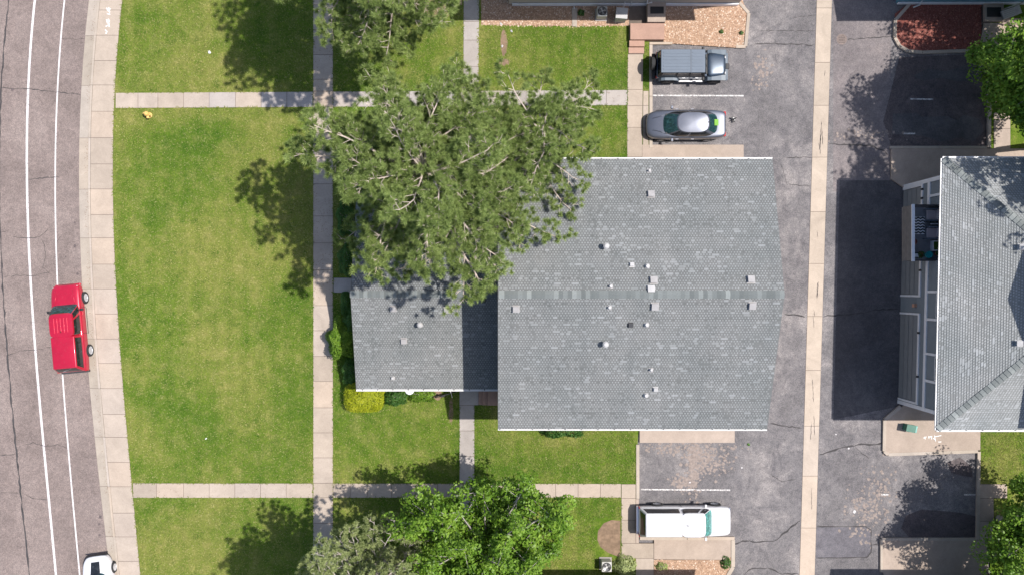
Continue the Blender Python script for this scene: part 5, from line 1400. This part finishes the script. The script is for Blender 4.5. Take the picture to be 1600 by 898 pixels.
def pine(name, label, cat, base, Ht, Rd, nbr, mat, bark, seed, ln=.26, per=90, wd=.028, lean=(0, 0), z0=.28, subn=(5, 9), group=None, sector=None, prof=None, sublen=(.5, 1.3), tw=.75, npuff=1, fill=0):
    rnd = random.Random(seed)
    t = thing(name, label, cat, (base[0], base[1], ZL), 0, group)
    B = Vector((base[0], base[1], 0)); top = B + Vector((lean[0], lean[1], Ht))
    tp = []; k = 9
    for i in range(k + 1):
        f = i / k; tp.append(B.lerp(top, f) + Vector((math.sin(f * 5 + seed) * .12, math.cos(f * 4 + seed) * .12, 0)) * (1 if 0 < i else 0))
    mb = MB(); r0 = Ht * .017 + .05
    mb.tube(tp, [r0 * (1 - .9 * i / k) + .02 for i in range(k + 1)], 8)
    C = []; D = []
    def puff(p, ax, n, r):
        for _ in range(n):
            o = Vector((rnd.gauss(0, 1), rnd.gauss(0, 1), rnd.gauss(.25, .7))) * r * .5
            C.append(p + o); D.append((ax * .35 + Vector((0, 0, .45))))
    def boughlet(q, dd, u, rr, depth=0):
        sl = rnd.uniform(*sublen) * (1.15 - .45 * u) * (.55 + .45 * min(1, rr / 3)) * (1 if depth == 0 else .6)
        e = q + dd * sl; m_ = q.lerp(e, .5) + Vector((rnd.uniform(-.1, .1), rnd.uniform(-.1, .1), .07)) * sl
        mb.tube([q, m_, e], [.018, .013, .008], 4, cap=False)
        puff(e, dd, npuff, .14)
        if sl > .45: puff(m_ + Vector((0, 0, .10)), dd, 1, .2)
        if depth == 0:
            for s_ in (1, -1):
                if rnd.random() < tw:
                    sd2 = (dd + Vector((-dd.y, dd.x, 0)) * s_ * rnd.uniform(.6, 1.2) + Vector((0, 0, rnd.uniform(0, .4)))).normalized()
                    boughlet(q.lerp(e, rnd.uniform(.3, .7)), sd2, u, rr, 1)
    for b in range(nbr):
        f = z0 + (0.985 - z0) * ((b + rnd.random()) / nbr)
        a = b * 2.399 + rnd.uniform(-.6, .6)
        rr = (prof(f, a) if prof else max(.12, 1 - abs((f - .55) / .52) ** 2.2)) * Rd
        rr *= rnd.choice((.55, .8, .95, 1.0))  * rnd.uniform(.9, 1.08)
        ft = min(f * k, k - .001); ii = int(ft); s = tp[ii].lerp(tp[ii + 1], ft - ii)
        el = rnd.uniform(.02, .25) + .45 * max(0, f - .5) * 2
        nseg = 7; pts = [s]; ang = a; d_el = el
        for i in range(nseg):
            ang += rnd.gauss(0, .20); d_el += rnd.gauss(0, .10) - .03
            pts.append(pts[-1] + Vector((math.cos(ang), math.sin(ang), d_el)) * rr / nseg)
        br = .014 + .010 * rr
        mb.tube(pts, [br * (1 - .8 * i / nseg) + .006 for i in range(nseg + 1)], 5, cap=False)
        ns = max(4, int(rr * rnd.uniform(*subn) / 3.5))
        for j in range(ns):
            u = .10 + .9 * (j + rnd.random() * .8) / ns; u = min(u, .99)
            ii = min(int(u * nseg), nseg - 1); q = pts[ii].lerp(pts[ii + 1], u * nseg - ii)
            dd = (pts[ii + 1] - pts[ii]).normalized(); sd = Vector((-dd.y, dd.x, 0)) * (1 if j % 2 else -1)
            sd = (sd * rnd.uniform(.5, 1.2) + dd * rnd.uniform(.3, 1.1) + Vector((0, 0, rnd.uniform(.0, .6)))).normalized()
            boughlet(q, sd, u, rr)
        puff(pts[-1], (pts[-1] - pts[-2]).normalized(), npuff, .2)
    cc = list(C)
    for i in range(fill):
        p = rnd.choice(cc); mid = tp[-1]
        if rnd.random() < .5:
            g_ = rnd.choice(cc); p = g_ if (g_ - mid).length < (p - mid).length else p
        puff(p + Vector((rnd.gauss(0, .22), rnd.gauss(0, .22), rnd.uniform(.12, .5))), Vector((rnd.gauss(0, .5), rnd.gauss(0, .5), 1)), 1, .2)
    for i in range(34):
        puff(tp[-1] + Vector((rnd.gauss(0, .5), rnd.gauss(0, .5), rnd.uniform(-.5, .35))), Vector((0, 0, 1)), npuff, .3)
    mb.build('trunk', M[bark], t)
    C = np.array(C); D = np.array(D)
    tri_mesh('crown', tuft_mesh(C, D, per, ln, wd), 3, M[mat], t)
    print('TUFTS', name, len(C)); return t, len(C)

def broadleaf(name, label, cat, base, Ht, Rd, nlimb, nleaf, mat, seed, ls=.10, zlo=.3, cen=None, squash=.75, group=None, clump=.55):
    rnd = random.Random(seed); t = thing(name, label, cat, (base[0], base[1], ZL), 0, group)
    B = Vector((base[0], base[1], 0)); cz = Ht * (zlo + 1) / 2; cen = Vector((cen or base)[:2] + (cz,)) if not isinstance(cen, Vector) else cen
    mb = MB(); fork = B + Vector((rnd.uniform(-.2, .2), rnd.uniform(-.2, .2), Ht * .28))
    mb.tube([B, B.lerp(fork, .5) + Vector((.06, .03, 0)), fork], [.26, .21, .18], 9)
    V = []; hz = Ht * (1 - zlo) / 2; pts = []
    for i in range(nlimb):
        a = i * 2.399 + rnd.uniform(-.3, .3); f = (i + .5) / nlimb
        ph = math.acos(1 - 1.75 * f) ; rr = rnd.uniform(.72, 1.0) * (1 + .22 * math.sin(a * 3 + seed))
        e = cen + Vector((math.cos(a) * math.sin(ph) * Rd * rr, math.sin(a) * math.sin(ph) * Rd * rr, math.cos(ph) * hz * rr))
        m_ = fork.lerp(e, .5) + Vector((rnd.uniform(-.3, .3), rnd.uniform(-.3, .3), rnd.uniform(0, .5)))
        mb.tube([fork, fork.lerp(m_, .5) + Vector((0, 0, .2)), m_, e], [.12, .08, .05, .012], 5, cap=False)
        for j in range(9):
            u = rnd.uniform(.35, 1.0); q = fork.lerp(m_, u * 2) if u < .5 else m_.lerp(e, u * 2 - 1)
            o = Vector((rnd.gauss(0, 1), rnd.gauss(0, 1), rnd.gauss(.1, .8))).normalized() * rnd.uniform(.3, 1.25) * Rd * .24
            s = q + o; mb.tube([q, q.lerp(s, .5) + Vector((0, 0, .05)), s], [.022, .014, .006], 4, cap=False)
            pts.append(s); pts.append(q.lerp(s, .6))
        pts.append(e)
    mb.build('trunk', M['bark_grey'], t)
    per = max(6, nleaf // len(pts))
    for p in pts:
        leaf_ball(V, tuple(p), clump * rnd.uniform(.6, 1.2), int(per * rnd.uniform(.6, 1.4)), ls, .62, .9)
    tri_mesh('crown', np.concatenate(V), 4, M[mat], t)
    return t

pine('pine_tree', 'largest pine, its broad crown spreading over the low shingled wing', 'pine tree', (-4.2, 6.5), 14.0, 5.9, 84, 'needle', 'bark', 3, lean=(.0, -1.3), fill=260, subn=(12, 17), z0=.40,
     prof=lambda f, a: max(.25, 1 - abs((f - .60) / .50) ** 2.4) * (1 + .08 * math.sin(2 * a + 2.2) + .10 * math.sin(5 * a) - .06 * math.sin(a) - (.12 if math.cos(a) > .5 and math.sin(a) > 0 else 0) + .07 * max(0, math.cos(a + .95)) ** 2))
pine('pine_tree', 'smaller open pine over the north eave of the main roof', 'pine tree', (1.2, 8.2), 10.8, 4.1, 26, 'needle', 'bark', 8, lean=(.4, -.2), subn=(10, 13), fill=60, z0=.48, sublen=(.5, 1.2),
     prof=lambda f, a: max(.3, 1 - abs((f - .66) / .5) ** 2.2) * (1 + .15 * math.sin(3 * a)))
pine('pine_tree', 'pine cut off by the top edge, shading the upper left lawn', 'pine tree', (-7.1, 16.5), 16.0, 4.9, 72, 'needle', 'bark', 12, subn=(11, 16), z0=.34, fill=250)
pine('juniper_tree', 'sage green juniper at the bottom edge beside the long footpath', 'juniper', (-7.6, -16.4), 17.5, 4.2, 130, 'sage', 'bark_grey', 21, ln=.20, per=70, wd=.034, subn=(10, 16), z0=.16, sublen=(.35, .9), tw=.8,
     prof=lambda f, a: max(.2, 1 - abs((f - .40) / .62) ** 1.6))
broadleaf('maple_tree', 'bright green broadleaf tree over the lower footpath', 'tree', (-1.4, -15.0), 10.2, 5.1, 46, 66000, 'maple', 31, .092, .32, cen=(-1.5, -14.0), clump=.45)
broadleaf('maple_tree', 'bright green tree at the upper right corner above the dark parking bay', 'tree', (29.9, 12.0), 12.0, 3.9, 64, 95000, 'maple', 37, .105, .18, cen=(30.0, 11.6), clump=.8)
broadleaf('maple_tree', 'bright green tree at the lower right corner', 'tree', (30.4, -14.4), 8.6, 4.1, 44, 52000, 'maple', 41, .092, .26, cen=(30.5, -14.4))
broadleaf('tall_tree', 'tall tree past the right edge whose shadow falls on the hipped roof', 'tree', (32.6, 8.8), 15.5, 3.9, 34, 24000, 'maple', 44, .13, .64, cen=(31.3, 6.9))
broadleaf('maple_tree', 'tree past the right edge that dapples the red mulch bed with shade', 'tree', (31.4, 15.6), 11.5, 3.9, 30, 11000, 'maple', 45, .12, .42)

# shrubs
def shrub(name, label, px, py, rx, ry, h, n, mat, ls=.05, box=False, cat='shrub'):
    x, y = P(px, py, h * .6); t = thing(name, label, cat, (x, y, ZL))
    V = []; hx, hy = rx / 25, ry / 25
    d = RNG.normal(size=(n, 3)); d[:, 2] = np.abs(d[:, 2]) * 1.0 - .15; d /= np.linalg.norm(d, axis=1)[:, None]
    if box:
        k = RNG.random(n) < .6; uu = RNG.uniform(-1, 1, (n, 2)); an = RNG.uniform(0, 6.283, n); c_, s_ = np.cos(an), np.sin(an)
        e = (np.abs(c_) ** 4 + np.abs(s_) ** 4) ** -.25
        top = (np.abs(uu) ** 4).sum(1)
        d = np.stack([np.where(k, uu[:, 0], c_ * e), np.where(k, uu[:, 1], s_ * e), np.where(k, 1.0 - .22 * top ** 2 + .06 * np.sin(uu[:, 0] * 9) * np.sin(uu[:, 1] * 7), RNG.uniform(0, .85, n))], 1)
        d[:, :2] *= np.where(k & (top > 1.1), .8, 1.0)[:, None]
    else: d *= (1 + .12 * np.sin(d[:, :1] * 7 + px) + .12 * np.sin(d[:, 1:2] * 8))
    p = d * np.array([hx, hy, h * .98 if not box else h]) * RNG.uniform(.78 if not box else .92, 1.03, n)[:, None]; p[:, 2] = np.maximum(p[:, 2], .02)
    if box: p[:, 2] *= .95
    nr = d + RNG.normal(size=(n, 3)) * .5 + np.array([0, 0, .3]); nr /= np.linalg.norm(nr, axis=1)[:, None]
    a = np.cross(nr, RNG.normal(size=(n, 3))); a /= np.linalg.norm(a, axis=1)[:, None]; b = np.cross(nr, a); s = (ls * RNG.uniform(.6, 1.3, n))[:, None]
    q = np.stack([p - a * s, p - b * s * .55, p + a * s, p + b * s * .55], 1).reshape(-1, 3)
    st = MB()
    for k in range(7):
        aa = k * .9; st.tube([(0, 0, 0), (math.cos(aa) * hx * .25, math.sin(aa) * hy * .25, h * .3), (math.cos(aa) * hx * .55, math.sin(aa) * hy * .55, h * .55)], [.03, .02, .008], 5)
    st.build('stem', M['bark_grey'], t, wc=False); tri_mesh('foliage', q, 4, M[mat], t, wc=False)
shrub('hedge', 'rounded golden yellow hedge at the corner of the low wing', 569, 620, 29, 22, 1.1, 7000, 'yellow', .045, True, 'hedge')
shrub('shrub', 'light green feathery shrub leaning over the long footpath', 531, 531, 23, 32, 1.7, 7000, 'maple', .06)
shrub('shrub', 'dark green shrub behind the feathery one against the low wing', 549, 505, 14, 26, 1.3, 2600, 'shrub', .055)
shrub('shrub', 'dark blue-green shrub just above the golden hedge', 546, 580, 12, 22, 1.2, 2400, 'shrub', .05)
shrub('hedge', 'narrow green hedge strip beside the small entry slab', 540, 474, 6, 18, .8, 1400, 'shrub', .05, True, 'hedge')
shrub('shrub', 'round mid green shrub right of the golden hedge', 617, 621, 17, 14, .8, 2400, 'shrub', .05)
shrub('shrub', 'low leafy plants under the gutter of the low wing', 657, 617, 24, 12, .5, 1800, 'maple', .05)
shrub('shrub', 'green shrub peeping out below the main south gutter', 877, 666, 38, 20, 1.0, 4200, 'shrub', .06)
shrub('shrub', 'dark shrub in shade under the big pine by the long footpath', 538, 340, 15, 30, 1.3, 2600, 'shrub', .055)
shrub('shrub', 'dark shrub in shade just above the small entry slab', 542, 405, 14, 28, 1.3, 2600, 'shrub', .055)
shrub('shrub', 'loose flowering shrub beside the lower air conditioner', 977, 885, 18, 16, .8, 1500, 'sage', .05)
shrub('shrub', 'small green clump in the gravel left of the upper air conditioner', 908, 20, 5, 5, .4, 300, 'shrub', .045)
shrub('shrub', 'weedy clump at the right end of the lower gravel bed', 1134, 879, 8, 10, .35, 500, 'shrub', .045)
shrub('shrub', 'low weeds at the left end of the lower gravel bed', 1034, 884, 10, 6, .25, 350, 'needle', .045)
shrub('shrub', 'tiny green weed in the gravel by the off-roader', 1127, 50, 3, 3, .2, 120, 'shrub', .04)
shrub('shrub', 'tiny green weed near the kerb corner of the upper gravel bed', 1158, 52, 3, 3, .2, 120, 'shrub', .04)

# grass creeping over the walk edges
def edge_grass(segs, name, label):
    out = []
    for (a, b) in segs:
        L = math.hypot(b[0] - a[0], b[1] - a[1]) / 25; n = int(L * 34)
        u = RNG.random(n); clump = (np.sin(u * L * 3.1 + a[0]) + np.sin(u * L * 7.3 + a[1])) * .5
        k = RNG.random(n) < (.45 + .4 * clump); u = u[k]; n = len(u)
        x = (a[0] + (b[0] - a[0]) * u - 800) / 25; y = (449 - (a[1] + (b[1] - a[1]) * u)) / 25
        x = x + RNG.normal(0, .025, n); y = y + RNG.normal(0, .025, n); an = RNG.uniform(0, 6.28, n); l = RNG.uniform(.05, .13, n); w = RNG.uniform(.015, .03, n)
        dx, dy = np.cos(an), np.sin(an)
        out.append(np.stack([np.stack([x - dy * w, y + dx * w, np.full(n, .128)], 1), np.stack([x + dy * w, y - dx * w, np.full(n, .128)], 1), np.stack([x + dx * l, y + dy * l, RNG.uniform(.14, .18, n)], 1)], 1).reshape(-1, 3))
    tag(tri_mesh(name, np.concatenate(out), 3, M['blade']), label, 'grass', kind='stuff')
eg = [((490, 0), (490, 898)), ((521, 0), (521, 898)), ((183, 146), (489, 144)), ((183, 170), (489, 168)), ((521, 143), (979, 141)), ((521, 168), (979, 166)),
      ((209, 753.5), (489, 753.5)), ((209, 776.5), (489, 776.5)), ((521, 754), (970, 754)), ((521, 776), (970, 776)), ((724, 0), (724, 245)), ((748, 0), (747, 245)),
      ((718, 632), (718, 753)), ((741.5, 632), (741.5, 753)), ((980, 86), (979, 246)), ((970.5, 778), (970.5, 870)), ((993, 690), (993, 753))]
for y in range(0, 890, 30): eg.append(((cl(SR, y), y), (cl(SR, y + 30), y + 30)))
edge_grass(eg, 'grass_edge', 'ragged grass creeping over the edges of the footpaths')
# dry needles and leaf litter on the walks under the pines
def litter(poly, dens, z, mat, label, name='fallen_needles'):
    pl = np.array([P(*p) for p in poly]); A = (pl[:, 0].max() - pl[:, 0].min()) * (pl[:, 1].max() - pl[:, 1].min())
    x, y = sample(poly, int(A * dens)); k = RNG.random(len(x)) < .5 + .5 * np.sin(x * 2.1 + 1) * np.sin(y * 1.7); x, y = x[k], y[k]; n = len(x)
    an = RNG.uniform(0, 6.28, n); l = RNG.uniform(.03, .08, n); w = RNG.uniform(.008, .02, n); dx, dy = np.cos(an), np.sin(an); zz = np.full(n, z)
    V = np.stack([np.stack([x - dy * w, y + dx * w, zz], 1), np.stack([x + dy * w, y - dx * w, zz], 1), np.stack([x + dx * l, y + dy * l, zz + .008], 1)], 1).reshape(-1, 3)
    tag(tri_mesh(name, V, 3, M[mat]), label, 'litter', kind='stuff')
M['litter'] = m_simple('brown_litter', (0.16, 0.09, 0.055), .95, var=.3, scale=20)
litter(R(491, 0, 520, 470), 34, .136, 'litter', 'brown fallen needles on the long footpath beside the pines')
litter(R(521, 144, 978, 167), 26, .136, 'litter', 'brown fallen needles on the cross footpath by the pines')
litter(R(215, 755, 485, 775), 10, .136, 'litter', 'brown leaf crumbs on the lower cross footpath')
litter([(cl(CF, y) - 7, y) for y in range(0, 900, 30)] + [(cl(CF, y) - 1, y) for y in range(890, -10, -30)], 55, .022, 'litter', 'dark leaf crumbs gathered in the street gutter', 'leaf_litter')

# repeats of one kind carry one group name
tops = [o for o in COL.objects if o.parent is None and o.get('category')]
names = {'pine_tree': 'pine trees', 'maple_tree': 'bright green broadleaf trees', 'shrub': 'shrubs round the buildings', 'hedge': 'hedges by the low wing', 'air_conditioner': 'air conditioning units',
         'patio_chair': 'balcony chairs', 'plant_pot': 'pots on the balcony', 'doormat': 'doormats on the landings', 'pickup_truck': 'parked pickup trucks', 'sedan_car': 'parked cars',
         'apartment_building': 'apartment buildings', 'stone': 'pale stones by the gravel strip', 'litter': 'scraps of litter on the lawns'}
for o in tops:
    k = o.name.split('.')[0]
    if k in names and not o.get('kind'): o['group'] = names[k]
